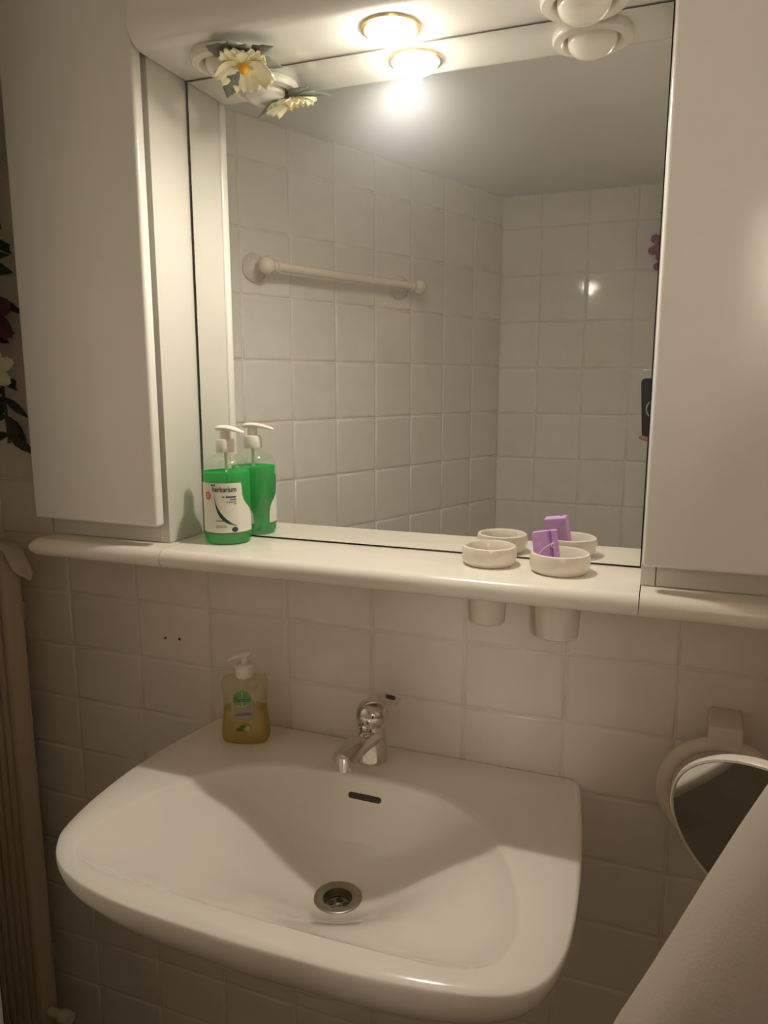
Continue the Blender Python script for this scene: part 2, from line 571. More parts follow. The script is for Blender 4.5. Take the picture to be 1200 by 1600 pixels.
shelf(JL + 0.0002, JR - 0.0012, 'long white bullnose shelf board under the mirror holding bottle and cups',
      holes=[(c_[0], c_[1], c_[3] + 0.0006) for c_ in CUPS])
shelf(JR + 0.0002, NIB_X - 0.004, 'short white bullnose shelf board under the right cabinet')

def cabinet(x0, x1, label, dx0, dx1, hinge_left):
    T = 0.018
    zb = SH_Z + 0.0005
    t = thing('wall_cabinet', label, 'cabinet', ((x0 + x1) / 2, -0.0075, zb))
    obj('side_panel', box(x0, x0 + T, CAR_Y, -0.0075, zb, CAB_TOP, bev=0.0007, seg=1), 'carcass', t)
    obj('side_panel', box(x1 - T, x1, CAR_Y, -0.0075, zb, CAB_TOP, bev=0.0007, seg=1), 'carcass', t)
    obj('bottom_panel', box(x0 + T + 0.0008, x1 - T - 0.0008, CAR_Y + 0.0012, -0.0075, zb, zb + 0.06, bev=0.0007, seg=1), 'carcass', t)
    obj('top_panel', box(x0 + T + 0.0008, x1 - T - 0.0008, CAR_Y + 0.0012, -0.0075, CAB_TOP - T, CAB_TOP, bev=0.0007, seg=1), 'carcass', t)
    obj('back_panel', box(x0 + T, x1 - T, -0.012, -0.0076, zb + 0.06, CAB_TOP - T), 'carcass', t)
    obj('door', box(dx0, dx1, DR_Y0, DR_Y1, SH_Z + 0.032, CAB_TOP - 0.002, bev=0.0055, seg=4), 'lacquer', t, angle=60)
    for zz in (SH_Z + 0.12, CAB_TOP - 0.1):
        xh = dx0 + 0.03 if hinge_left else dx1 - 0.03
        obj('hinge', box(xh - 0.012, xh + 0.012, DR_Y1 + 0.0003, CAR_Y + 0.02, zz - 0.02, zz + 0.02, bev=0.002, seg=1), 'steel', t)
    return t
cabinet(-1.022, -0.7558, 'white wall cabinet beside the green bottle, one flat rounded-edge door', -1.0135, -0.7575, True)
cabinet(-0.0160, 0.250, 'white wall cabinet above the towel ring, one flat rounded-edge door', -0.0147, 0.248, False)

# canopy with the lamps
RC = 0.032
CF = -0.170
cprof = [(-0.0245, SOF_Z), (CF + RC, SOF_Z)]
for k in range(1, 10):
    a = R(270 - 90 * k / 10)
    cprof.append((CF + RC + RC * math.cos(a), SOF_Z + RC + RC * math.sin(a)))
cprof += [(CF, SOF_Z + RC), (CF, CEIL - 0.006), (-0.0245, CEIL - 0.006)]
can = thing('lamp_canopy', 'white lamp canopy with rounded lower front edge above the mirror', 'canopy', ((MX0 + MX1) / 2, -0.1, SOF_Z))
obj('canopy_body', prism(cprof, MX0 - 0.0012, MX1 + 0.0012, lambda u, v, d: Vector((d, u, v))), 'lacquer', can, angle=35)

def spot(x, label, wide, lit):
    y = -0.0845
    z = SOF_Z - 0.0004
    t = thing('spot_lamp', label, 'lamp', (x, y, z))
    dn = Matrix.Rotation(PI, 3, 'X')
    if wide:
        obj('ring', lathe([(0.037, 0), (0.0535, 0), (0.0545, 0.003), (0.0545, 0.010), (0.0525, 0.0125), (0.0425, 0.0145), (0.040, 0.0125), (0.037, 0.006)] + [(0.037, 0)], (x, y, z), 48, dn), 'plastic', t)
        obj('bulb', lathe([(0, 0.001), (0.033, 0.001), (0.034, 0.006), (0.0335, 0.014), (0.030, 0.022), (0.022, 0.029), (0.011, 0.0325), (0, 0.0335)], (x, y, z), 40, dn), 'bulb_off', t)
    else:
        obj('trim_ring', lathe([(0.0345, 0), (0.0415, 0), (0.041, 0.003), (0.0365, 0.0035), (0.0345, 0)], (x, y, z), 48, dn), 'gold', t)
        obj('bulb', lathe([(0, 0.001), (0.033, 0.001), (0.034, 0.004), (0.0325, 0.009), (0.027, 0.014), (0.016, 0.0175), (0, 0.0185)], (x, y, z), 40, dn), 'bulb_on', t)
    if lit:
        ld_ = bpy.data.lights.new('filament', 'SPOT')
        ld_.spot_size = R(176)
        ld_.spot_blend = 0.85
        ld_.energy = BULB_W
        ld_.color = BULB_COL
        ld_.shadow_soft_size = 0.011
        lo = bpy.data.objects.new('filament', ld_)
        COL.objects.link(lo)
        lo.parent = t
        lo.location = (0, 0, -0.031)
    return t
spot(-0.640, 'unlit round spot lamp in canopy with the silk flower stuck on it', True, False)
spot(-0.382, 'lit round spot lamp glowing in the middle of the canopy', False, True)
spot(-0.124, 'unlit round spot lamp in canopy next to the right cabinet', True, False)

# ------------------------------------------------------------------ wash basin
BX = -0.42
outer_half = [(0.0, -0.503), (0.15, -0.498), (0.265, -0.482), (0.325, -0.455), (0.352, -0.405), (0.359, -0.32), (0.352, -0.18), (0.338, -0.06), (0.331, -0.014), (0.325, -0.0085)]
rim_half = [(0.0, -0.4595), (0.13, -0.458), (0.235, -0.452), (0.279, -0.435), (0.297, -0.400), (0.297, -0.355), (0.272, -0.27), (0.215, -0.183), (0.145, -0.139), (0.06, -0.123), (0.0, -0.121)]
NA = 168
BC = np.array([BX, -0.285])
ANG = np.linspace(-PI, PI, NA, endpoint=False)
outer_left = [(0.0, -0.503), (0.15, -0.497), (0.24, -0.481), (0.292, -0.456), (0.325, -0.42), (0.338, -0.39), (0.352, -0.32), (0.357, -0.22), (0.349, -0.12), (0.338, -0.06), (0.331, -0.014), (0.325, -0.0085)]
def polar(half, closed_back, half_l=None):
    r = [Vector((x_, y_, 0)) for x_, y_ in half]
    sp = catmull(r, 14)
    pts = [(BX + p.x, p.y) for p in sp]
    left = [(BX - p.x, p.y) for p in (catmull([Vector((x_, y_, 0)) for x_, y_ in half_l], 14) if half_l else sp)]
    allp = pts + ([] if not closed_back else [(BX + half[-1][0] * f, half[-1][1]) for f in np.linspace(1, -1, 60)[1:-1]]) + left[::-1]
    a = np.array(allp) - BC
    th = np.arctan2(a[:, 1], a[:, 0])
    rr = np.hypot(a[:, 0], a[:, 1])
    o_ = np.argsort(th)
    th, rr = th[o_], rr[o_]
    th3 = np.concatenate([th - 2 * PI, th, th + 2 * PI])
    r3 = np.concatenate([rr, rr, rr])
    rad = np.interp(ANG, th3, r3)
    return np.stack([BC[0] + rad * np.cos(ANG), BC[1] + rad * np.sin(ANG)], 1)
OUT = polar(outer_half, True, outer_left)
RIM = polar(rim_half, False)
DECK = 0.86
DRN = np.array([-0.405, -0.243])
def inset(P, f, c=(BX, -0.12), backfix=True):
    q = np.array(c) + (P - np.array(c)) * f
    if backfix:
        q[:, 1] = np.where(P[:, 1] > -0.02, P[:, 1], q[:, 1])
    return q
def bowl_depth(P, t):
    r = np.hypot(P[:, 0] - DRN[0], (P[:, 1] - DRN[1]) * 1.1)
    g = 0.5 * (1 + np.cos(PI * np.minimum(r / 0.225, 1)))
    return (1 - t ** 7) * (0.034 + 0.098 * g)
rings = []
rings.append((inset(OUT, 0.55), 0.70))
rings.append((inset(OUT, 0.72), 0.725))
rings.append((inset(OUT, 0.86), 0.765))
rings.append((inset(OUT, 0.955), 0.808))
rings.append((inset(OUT, 0.99), 0.832))
rings.append((OUT.copy(), 0.848))
rings.append((OUT.copy(), DECK - 0.006))
rings.append((OUT + (RIM - OUT) * 0.018, DECK - 0.0022))
rings.append((OUT + (RIM - OUT) * 0.07, DECK))
rings.append((OUT + (RIM - OUT) * 0.5, DECK))
rings.append((OUT + (RIM - OUT) * 0.93, DECK - 0.0003))
rings.append((RIM.copy(), DECK - 0.0015))
for t in (0.985, 0.965, 0.94, 0.91, 0.87, 0.82, 0.76, 0.69, 0.61, 0.53, 0.45, 0.37, 0.29):
    P = DRN + (RIM - DRN) * t
    if t < 0.72:   # blend into a circle round the drain
        f = (0.72 - t) / 0.43
        f = f * f * (3 - 2 * f)
        v = P - DRN
        L = np.hypot(v[:, 0], v[:, 1])[:, None]
        rad = 0.036 + (t - 0.29) * 0.33
        P = DRN + v * (1 - f) + v / L * rad * f
    rings.append((P, DECK - 0.0015 - bowl_depth(P, t)))
v = RIM - DRN
L = np.hypot(v[:, 0], v[:, 1])[:, None]
dz = DECK - 0.0015 - bowl_depth(DRN + v / L * 0.031, 0.1)
rings.append((DRN + v / L * 0.0315, dz.mean()))
DR_Z = float(dz.mean())
rings.append((DRN + v / L * 0.026, DR_Z - 0.03))
bm = NB()
RV = []
for P, z in rings:
    zz = z if hasattr(z, '__len__') else [z] * NA
    RV.append([bm.verts.new((P[k, 0], min(P[k, 1], -0.0085), zz[k])) for k in range(NA)])
for a, b in zip(RV, RV[1:]):
    for k in range(NA):
        q = (k + 1) % NA
        bm.faces.new((a[k], a[q], b[q], b[k]))
bm.faces.new(RV[0])
bm.faces.new(RV[-1])
basin = thing('wash_basin', 'wide white ceramic wall-hung wash basin with flat deck', 'basin', (BX, -0.0085, 0.70))
obj('bowl', bm, 'ceramic', basin, angle=70)
dr = obj('drain', lathe([(0.0195, -0.010), (0.0215, 0.0005), (0.033, 0.0028), (0.0345, 0.0022), (0.035, 0.0), (0.033, -0.006), (0.0195, -0.011), (0.0195, -0.010)], (DRN[0], DRN[1], DR_Z + 0.001), 40), 'steel', basin)
obj('strainer', lathe([(0, -0.012), (0.0205, -0.012), (0.0205, -0.015), (0, -0.015)], (DRN[0], DRN[1], DR_Z + 0.001), 32), 'steel', dr)
for k in range(5):
    a = 2 * PI * k / 5 + 0.5
    obj('strainer_hole', lathe([(0, 0), (0.0048, 0), (0.0048, 0.0006), (0, 0.0006)], (DRN[0] + 0.0115 * math.cos(a), DRN[1] + 0.0115 * math.sin(a), DR_Z - 0.0108), 14), 'dark', dr)
obj('strainer_screw', lathe([(0, 0), (0.0045, 0), (0.0035, 0.002), (0, 0.0025)], (DRN[0], DRN[1], DR_Z - 0.011), 14), 'chrome', dr)
# overflow slot in the back of the bowl: find the surface point first
def bowl_pt(x_target, t):
    best = min(range(NA), key=lambda k: abs((DRN + (RIM[k] - DRN) * t)[0] - x_target) + (0 if RIM[k][1] > -0.2 else 9))
    P = (DRN + (RIM[best] - DRN) * t)[None, :]
    return Vector((P[0, 0], P[0, 1], DECK - 0.0015 - bowl_depth(P, t)[0]))
s0, s1 = bowl_pt(-0.408, 0.955), bowl_pt(-0.408, 0.90)
sn = Vector((0, -(s0.z - s1.z), s0.y - s1.y)).normalized()
if sn.z < 0:
    sn = -sn
sm = (s0 + s1) / 2
su = Vector((1, 0, 0))
sv = sn.cross(su)
obj('overflow_slot', prism(rrect(0.056, 0.0095, 0.0046), -0.004, 0.0009, lambda u, v_, d: sm + su * u + sv * v_ + sn * d), 'dark', basin)

# ------------------------------------------------------------------ mixer tap
TX, TY = -0.420, -0.066
tap = thing('mixer_tap', 'chrome single-lever mixer tap standing on the basin deck', 'tap', (TX, TY, DECK))
obj('body', lathe([(0, 0.0002), (0.0262, 0.0002), (0.0262, 0.004), (0.0248, 0.008), (0.0238, 0.03), (0.0230, 0.058), (0.0240, 0.064), (0.0215, 0.067), (0, 0.067)], (TX, TY, DECK), 36), 'chrome', tap)
sd = Vector((-0.20, -0.98, 0)).normalized()
sp0 = Vector((TX, TY, DECK + 0.046))
pth = catmull([sp0, sp0 + sd * 0.030 + Vector((0, 0, -0.001)), sp0 + sd * 0.060 + Vector((0, 0, -0.006)), sp0 + sd * 0.086 + Vector((0, 0, -0.011))], 6)
rr_ = [0.0205 - 0.0042 * (i / (len(pth) - 1)) for i in range(len(pth))]
spo = obj('spout', tube(pth, rr_, 20, flat=(0.80, 1.15)), 'chrome', tap)
tip = sp0 + sd * 0.079 + Vector((0, 0, -0.008))
obj('aerator', lathe([(0, -0.021), (0.0100, -0.021), (0.0125, -0.019), (0.0135, -0.008), (0.0135, 0.004), (0, 0.006)], tip, 24), 'chrome', spo)
hd = obj('cartridge_dome', lathe([(0.0, 0.0), (0.0225, 0.0), (0.0260, 0.006), (0.0268, 0.014), (0.0245, 0.024), (0.0175, 0.031), (0.0075, 0.0345), (0, 0.035)], (TX - 0.001, TY, DECK + 0.068), 32, z_to((0.12, -0.05, 1))), 'chrome', tap)
ld = Vector((0.94, 0.10, 0.10)).normalized()
l0 = Vector((TX - 0.012, TY - 0.004, DECK + 0.097))
lp = catmull([l0, l0 + ld * 0.012 + Vector((0, 0, 0.008)), l0 + ld * 0.030 + Vector((0, 0, 0.010)), l0 + ld * 0.050 + Vector((0, 0, 0.006)), l0 + ld * 0.060 + Vector((0, 0, 0.004))], 5)
lrad = [0.010 + 0.006 * math.sin(PI * min(1, i / (len(lp) - 1) * 0.9 + 0.1)) for i in range(len(lp))]
lrad[-1] = 0.007
lev = obj('lever', tube(lp, lrad, 20, flat=(0.30, 1.15)), 'chrome', hd)
lc = l0 + ld * 0.042 + Vector((0, 0, 0.0125))
obj('lever_slot', lathe([(0, 0), (0.008, 0), (0.008, 0.0009), (0, 0.0009)], lc - Vector((0, 0, 0.0006)), 20, z_to((0.05, 0, 1)), sx=1.4, sy=0.8), 'dark', hd)
obj('temperature_dot', lathe([(0, 0), (0.0032, 0), (0.0032, 0.0012), (0, 0.0014)], Vector((TX + 0.006, TY - 0.0235, DECK + 0.087)), 14, z_to((0.25, -0.95, 0.1))), 'dark', hd)

# ------------------------------------------------------------------ text helper (flat print wrapped on a surface)
def text_mesh(s, size, fn, shear=0.0, align='LEFT', bold=0.0):
    """fn(u, v) -> world point; returns a bmesh of the flat glyphs"""
    cu = bpy.data.curves.new('print', 'FONT')
    cu.body = s
    cu.size = size
    cu.align_x = align
    cu.shear = shear
    cu.offset = bold
    cu.resolution_u = 3
    to = bpy.data.objects.new('print', cu)
    COL.objects.link(to)
    dg = bpy.context.evaluated_depsgraph_get()
    me = bpy.data.meshes.new_from_object(to.evaluated_get(dg))
    bpy.data.objects.remove(to)
    b = NB()
    b.from_mesh(me)
    bpy.data.meshes.remove(me)
    bmesh.ops.triangulate(b, faces=b.faces)
    for v_ in b.verts:
        v_.co = Vector(fn(v_.co.x, v_.co.y))
    return b

def patch(poly_fn, u0, u1, v0, v1, fn, nu=24, nv=24):
    """grid patch; poly_fn(a, b) -> (u, v) with a, b in 0..1"""
    b = NB()
    g = [[b.verts.new(fn(*poly_fn(i / nu, j / nv))) for i in range(nu + 1)] for j in range(nv + 1)]
    for j in range(nv):
        for i in range(nu):
            b.faces.new((g[j][i], g[j][i + 1], g[j + 1][i + 1], g[j + 1][i]))
    return b

# ------------------------------------------------------------------ green soap bottle on the shelf
GX, GY, GR = -0.676, -0.0735, 0.0388
gz = SH_Z + 0.0004
gb = thing('soap_bottle', 'clear pump bottle of bright green soap with white label on shelf', 'bottle', (GX, GY, gz))
obj('bottle_shell', lathe([(0, 0), (GR - 0.004, 0), (GR - 0.0008, 0.002), (GR, 0.006), (GR, 0.118), (GR - 0.0012, 0.128), (GR - 0.006, 0.137), (GR - 0.016, 0.1435), (0.0145, 0.147), (0.0135, 0.152), (0, 0.152)], (GX, GY, gz), 56), 'shell', gb)
obj('liquid', lathe([(0, 0.0012), (GR - 0.005, 0.0012), (GR - 0.0016, 0.006), (GR - 0.0012, 0.1185), (0, 0.1185)], (GX, GY, gz), 56), 'green_liq', gb)
obj('dip_tube', tube([(GX, GY, gz + 0.006), (GX, GY, gz + 0.15)], 0.0028, 10), 'plastic', gb)
cap = obj('collar', lathe([(0, 0.150), (0.0158, 0.150), (0.0162, 0.152), (0.0158, 0.168), (0.0140, 0.1715), (0.008, 0.1725), (0, 0.1725)], (GX, GY, gz), 32), 'plastic', gb)
obj('pump_stem', lathe([(0, 0.1720), (0.0088, 0.1720), (0.0082, 0.186), (0, 0.186)], (GX, GY, gz), 24), 'plastic', gb)
nd = Vector((0.985, -0.17, 0)).normalized()
h0 = Vector((GX, GY, gz + 0.1880))
hp = catmull([h0 - nd * 0.0145, h0 - nd * 0.004 + Vector((0, 0, 0.0018)), h0 + nd * 0.012 + Vector((0, 0, 0.001)), h0 + nd * 0.030 + Vector((0, 0, -0.0025)), h0 + nd * 0.040 + Vector((0, 0, -0.0055))], 5)
hr = np.interp(np.linspace(0, 1, len(hp)), [0, 0.15, 0.45, 0.8, 1.0], [0.009, 0.0115, 0.010, 0.0065, 0.0035])
obj('pump_nozzle', tube(hp, list(hr), 18, flat=(0.42, 1.05)), 'plastic', gb)
# label: wraps the front, with a scooped edge; angle 0 faces the camera
A0 = math.atan2(CAM.y - GY, CAM.x - GX)
def gsurf(eps):
    return lambda u, v_: Vector((GX + (GR + eps) * math.cos(A0 + u / GR), GY + (GR + eps) * math.sin(A0 + u / GR), gz + v_))
def label_edge(v_):
    # right edge of the label: straight near the top, then swelling round towards the foot
    t = (v_ - 0.020) / 0.082
    if t > 0.95:
        return 0.0235
    s = 1 / (1 + math.exp((t - 0.52) * 13))
    return 0.0245 + 0.027 * s
def lab(a, b):
    v_ = 0.0205 + b * 0.082
    return (-0.0575 + a * (0.0575 + label_edge(v_)), v_)
lb = obj('label', patch(lab, 0, 1, 0, 1, gsurf(0.0004), 30, 30), 'label_w', gb)
def olive(a, b):
    return (-0.0575 + a * (0.0575 + label_edge(0.0205)), 0.0175 + b * 0.0036)
obj('label_band', patch(olive, 0, 1, 0, 1, gsurf(0.0004), 30, 2), 'olive', gb)
obj('brand_print', text_mesh('herbarium', 0.0121, lambda u, v_: gsurf(0.0008)(u * 0.80 - 0.0255, v_ + 0.0885), align='LEFT', bold=0.0002), 'ink', lb)
def leaf_print(u0, v0, du, dv):
    b = NB()
    pts = [(0, 0), (0.5, 0.35), (1, 0.1), (0.5, -0.15)]
    b.faces.new([b.verts.new(gsurf(0.0008)(u0 + p * du, v0 + q * dv)) for p, q in pts])
    return b
obj('sprig_print', leaf_print(-0.0225, 0.0985, -0.006, 0.006), 'ink', lb)
obj('sprig_print', leaf_print(-0.0225, 0.0985, 0.003, 0.009), 'ink', lb)
def swoosh(a, b):
    t = a
    u = -0.0215 + 0.036 * (t ** 1.6)
    v_ = 0.084 - 0.052 * (t ** 0.75) - 0.006 * math.sin(t * PI)
    wd = 0.0004 + 0.0052 * math.sin(PI * min(1, t * 0.98 + 0.01)) ** 1.5
    return (u + (b - 0.5) * wd * 0.5, v_ + (b - 0.5) * wd)
obj('swoosh_print', patch(swoosh, 0, 1, 0, 1, gsurf(0.0008), 30, 2), 'teal', lb)
def disc_print(u0, v0, r, m, parent=None, fn=None, ry=None):
    b = NB()
    fn = fn or gsurf(0.0008)
    c_ = b.verts.new(fn(u0, v0))
    rg = [b.verts.new(fn(u0 + r * math.cos(2 * PI * k / 28), v0 + (ry or r) * math.sin(2 * PI * k / 28))) for k in range(28)]
    for k in range(28):
        b.faces.new((c_, rg[k], rg[(k + 1) % 28]))
    return b
obj('red_seal', disc_print(-0.0345, 0.0815, 0.0068, 'red'), 'red', lb)
for dv, du in ((0.0015, 0.0060), (-0.0015, 0.004)):
    obj('seal_print', patch(lambda a, b: (-0.0345 - du / 2 + a * du, 0.0810 + dv + b * 0.0012), 0, 1, 0, 1, gsurf(0.0011), 4, 1), 'label_w', lb)
obj('navy_seal', disc_print(0.0105, 0.0262, 0.0052, 'navy', ry=0.0042), 'navy', lb)
for u0, u1, v0, v1, m in ((-0.0085, -0.0045, 0.0790, 0.0812, 'ink2'), (-0.0025, 0.0135, 0.0790, 0.0812, 'ink'), (0.0040, 0.0145, 0.0748, 0.0768, 'ink2'),
                          (-0.002, 0.0010, 0.0710, 0.0723, 'ink2'), (0.0018, 0.0140, 0.0710, 0.0723, 'ink2'), (0.0100, 0.0143, 0.0682, 0.0694, 'ink2'),
                          (-0.0200, 0.0010, 0.0400, 0.0414, 'ink2'), (-0.0200, -0.002, 0.0320, 0.0330, 'ink2'), (-0.0200, -0.002, 0.0295, 0.0305, 'ink2')):
    obj('small_print', patch(lambda a, b: (u0 + a * (u1 - u0), v0 + b * (v1 - v0)), 0, 1, 0, 1, gsurf(0.0008), 6, 1), m, lb)
# label on the far side, seen in the mirror
def lab2(a, b):
    v_ = 0.0205 + b * 0.082
    t = b
    s = 1 / (1 + math.exp((t - 0.38) * 11))
    lo = 0.098 - 0.018 * s
    return (lo + a * (0.168 - lo), v_)
lb2 = obj('back_label', patch(lab2, 0, 1, 0, 1, gsurf(0.0004), 24, 30), 'label_w', gb)
obj('label_band', patch(lambda a, b: (0.080 + a * 0.088, 0.0175 + b * 0.0036), 0, 1, 0, 1, gsurf(0.0004), 24, 2), 'olive', gb)

# ------------------------------------------------------------------ cups set into the shelf
def shelf_cup(x, y, r, rc, depth, label):
    z = SH_Z
    t = thing('shelf_cup', label, 'cup', (x, y, z))
    obj('rim_bowl', lathe([(rc - 0.0025, 0.0005), (r - 0.006, 0.0005), (r - 0.002, 0.004), (r, 0.010), (r, 0.022), (r - 0.0015, 0.0275), (r - 0.0040, 0.0285), (r - 0.0060, 0.026), (r - 0.0065, 0.012), (rc - 0.002, 0.006), (rc - 0.0025, 0.0005)], (x, y, z), 48), 'ring', t)
    obj('cup_body', lathe([(rc - 0.0025, 0.0060), (rc, 0.0004), (rc - 0.001, -0.036), (rc - 0.004, -depth + 0.002), (rc - 0.007, -depth), (0, -depth), (0, -depth + 0.003), (rc - 0.009, -depth + 0.004), (rc - 0.004, -0.036), (rc - 0.0035, 0.0055)], (x, y, z), 40), 'ring', t)
    return t
shelf_cup(*CUPS[0], 'empty white cup set into the shelf, smaller of the two')
shelf_cup(*CUPS[1], 'white cup set into the shelf with the lilac foam piece')

# lilac foam piece leaning in the second cup: a folded block with a notch
lq = (Matrix.Translation((-0.1410, -0.0920, SH_Z + 0.0075)) @ Matrix.Rotation(R(8), 4, 'Z') @ Matrix.Rotation(R(-9), 4, 'Y') @ Matrix.Rotation(R(-6), 4, 'X'))
lpoly = [(-0.017, -0.010), (0.006, -0.011), (0.0065, -0.003), (0.0095, -0.003), (0.010, -0.012), (0.0175, -0.0115), (0.018, 0.011), (-0.015, 0.012)]
lil = thing('foam_block', 'small lilac notched foam block leaning inside a shelf cup', 'foam', (-0.1410, -0.0920, SH_Z + 0.0075))
bm = NB()
add_prism(bm, lpoly, 0.0, 0.050, lambda u, v_, d: lq @ Vector((u, v_, d)))
bmesh.ops.bevel(bm, geom=list(bm.edges), offset=0.0009, segments=2, affect='EDGES')
obj('foam', bm, 'lilac', lil, angle=50)
obj('loose_thread', tube([lq @ p for p in catmull([Vector((-0.010, -0.0118, 0.020)), Vector((-0.002, -0.0135, 0.027)), Vector((0.006, -0.0128, 0.031)), Vector((0.012, -0.0135, 0.034)), Vector((0.008, -0.0138, 0.029)), Vector((0.013, -0.0130, 0.026))], 5)], 0.0006, 6), 'thread', lil)

# ------------------------------------------------------------------ yellow soap on the basin deck
DX, DY = -0.652, -0.078
yb = thing('soap_bottle', 'half-empty pump bottle of yellow soap standing on basin deck', 'bottle', (DX, DY, DECK))
face = math.atan2(CAM.y - DY, CAM.x - DX)
face += R(-14)
FD = Vector((math.cos(face), math.sin(face), 0))     # bottle front direction
SD = Vector((-FD.y, FD.x, 0))                        # to the viewer's right
def dprof(v_):
    t = v_ / 0.118
    hw = float(np.interp(t, [0, 0.03, 0.10, 0.25, 0.45, 0.62, 0.76, 0.88, 0.95, 0.985, 1.0], [0.036, 0.0405, 0.0425, 0.0415, 0.0385, 0.0370, 0.0385, 0.0410, 0.0400, 0.034, 0.015]))
    hd_ = float(np.interp(t, [0, 0.04, 0.12, 0.5, 0.8, 0.93, 1.0], [0.019, 0.0235, 0.0255, 0.0225, 0.0215, 0.0190, 0.013]))
    return hw, hd_
def dring(bm_, v_, shrink=0.0, n=48):
    hw, hd_ = dprof(v_)
    hw -= shrink
    hd_ -= shrink
    out = []
    for k in range(n):
        a = 2 * PI * k / n
        e = 2 / 2.7
        ca, sa = math.cos(a), math.sin(a)
        p = SD * (hw * math.copysign(abs(ca) ** e, ca)) + FD * (hd_ * math.copysign(abs(sa) ** e, sa))
        out.append(bm_.verts.new(Vector((DX, DY, DECK + 0.0004 + v_)) + p))
    return out
def dloft(v0, v1, shrink, steps=28):
    b = NB()
    rs = [dring(b, v0 + (v1 - v0) * k / steps, shrink) for k in range(steps + 1)]
    for a, c in zip(rs, rs[1:]):
        for k in range(48):
            q = (k + 1) % 48
            b.faces.new((a[k], a[q], c[q], c[k]))
    b.faces.new(list(reversed(rs[0])))
    b.faces.new(rs[-1])
    return b
obj('bottle_shell', dloft(0, 0.118, 0), 'shell_y', yb, angle=60)
obj('liquid', dloft(0.0015, 0.060, 0.0012), 'yellow_liq', yb, angle=60)
obj('dip_tube', tube([(DX, DY, DECK + 0.008), (DX, DY, DECK + 0.12)], 0.0025, 10), 'plastic', yb)
obj('collar', lathe([(0, 0.117), (0.0150, 0.117), (0.0155, 0.119), (0.0150, 0.1375), (0.0130, 0.1395), (0, 0.1395)], (DX, DY, DECK), 32), 'plastic', yb)
obj('pump_stem', lathe([(0, 0.139), (0.0062, 0.139), (0.0058, 0.151), (0, 0.151)], (DX, DY, DECK), 20), 'plastic', yb)
nd = (SD * -0.93 + FD * 0.36).normalized()
h0 = Vector((DX, DY, DECK + 0.155))
hp = catmull([h0 - nd * 0.011 + Vector((0, 0, 0.003)), h0 + Vector((0, 0, 0.001)), h0 + nd * 0.014 + Vector((0, 0, -0.001)), h0 + nd * 0.028 + Vector((0, 0, -0.006))], 6)
hr = np.interp(np.linspace(0, 1, len(hp)), [0, 0.2, 0.6, 1.0], [0.0070, 0.0100, 0.0075, 0.0042])
obj('pump_nozzle', tube(hp, list(hr), 18, flat=(0.60, 1.0)), 'plastic', yb)
def dsurf(eps):
    def f(u, v_):
        hw, hd_ = dprof(v_)
        u2 = max(-hw * 0.98, min(hw * 0.98, u))
        d = hd_ * (1 - (abs(u2) / hw) ** 2.7) ** (1 / 2.7)
        return Vector((DX, DY, DECK + 0.0004 + v_)) + SD * u2 + FD * (d + eps)
    return f
yl = obj('label', patch(lambda a, b: ((a - 0.5) * (0.036 + 0.002 * math.sin(PI * b)), 0.046 + b * 0.046), 0, 1, 0, 1, dsurf(0.0005), 16, 12), mix_mat('clear_label', [('T', (0.95, 0.93, 0.85)), ('D', (0.62, 0.56, 0.44))], [0.45]), yb)
obj('logo_disc', disc_print(0.0, 0.0830, 0.0158, None, fn=dsurf(0.0009)), 'lgreen', yl)
obj('logo_cross', patch(lambda a, b: (-0.0006 + a * 0.0012, 0.0690 + b * 0.0275), 0, 1, 0, 1, dsurf(0.0012), 2, 8), 'lwhite', yl)
obj('logo_band', patch(lambda a, b: (-0.0142 + a * 0.0284, 0.0792 + b * 0.0078), 0, 1, 0, 1, dsurf(0.0013), 16, 2), 'lgreen', yl)
obj('brand_outline', text_mesh('Dettol', 0.0112, lambda u, v_: dsurf(0.0014)(u, v_ + 0.0794 + u * 0.05), align='CENTER', bold=0.0005), 'lwhite', yl)
obj('brand_print', text_mesh('Dettol', 0.0112, lambda u, v_: dsurf(0.0018)(u, v_ + 0.0794 + u * 0.05), align='CENTER', bold=0.0002), 'ink', yl)
def smile(a, b):
    t = a
    return (-0.0125 + 0.0275 * t, 0.0735 - 0.0052 * math.sin(PI * t * 0.86) + 0.006 * t * t + (b - 0.5) * 0.0016 * math.sin(PI * t))
obj('logo_smile', patch(smile, 0, 1, 0, 1, dsurf(0.0014), 20, 2), 'lwhite', yl)
obj('variant_print', text_mesh('Soft on Skin', 0.0070, lambda u, v_: dsurf(0.0010)(u * 1.05 + 0.001, v_ + 0.0592 + u * 0.10), shear=0.25, align='CENTER', bold=0.0001), 'lgrey', yl)
obj('variant_band', patch(lambda a, b: (-0.0150 + a * 0.0300, 0.0545 + 0.003 * a + (b - 0.5) * 0.0040 * min(1, 6 * a, 6 * (1 - a) + 0.2)), 0, 1, 0, 1, dsurf(0.0011), 16, 2), 'lpurple', yl)
obj('small_print', patch(lambda a, b: (-0.0080 + a * 0.0180, 0.0492 + 0.0015 * a + b * 0.0014), 0, 1, 0, 1, dsurf(0.0011), 8, 1), 'lgrey', yl)
for u0, v0, r0, r1, m in ((0.006, 0.0325, 0.0085, 0.0085, 'lime'), (0.0085, 0.031, 0.0045, 0.0050, 'lwhite'), (-0.005, 0.029, 0.0065, 0.0030, 'lgreen'), (0.000, 0.0345, 0.0055, 0.0028, 'lgreen')):
    obj('fruit_print', disc_print(u0, v0, r0, None, fn=dsurf(0.0006 + 0.0003 * (m != 'lime')), ry=r1), mix_mat('sheer_' + m, [('T', (0.9, 0.9, 0.6)), ('D', {'lime': (0.34, 0.38, 0.05), 'lwhite': (0.55, 0.58, 0.25), 'lgreen': (0.10, 0.20, 0.02)}[m])], [0.75]), yb)

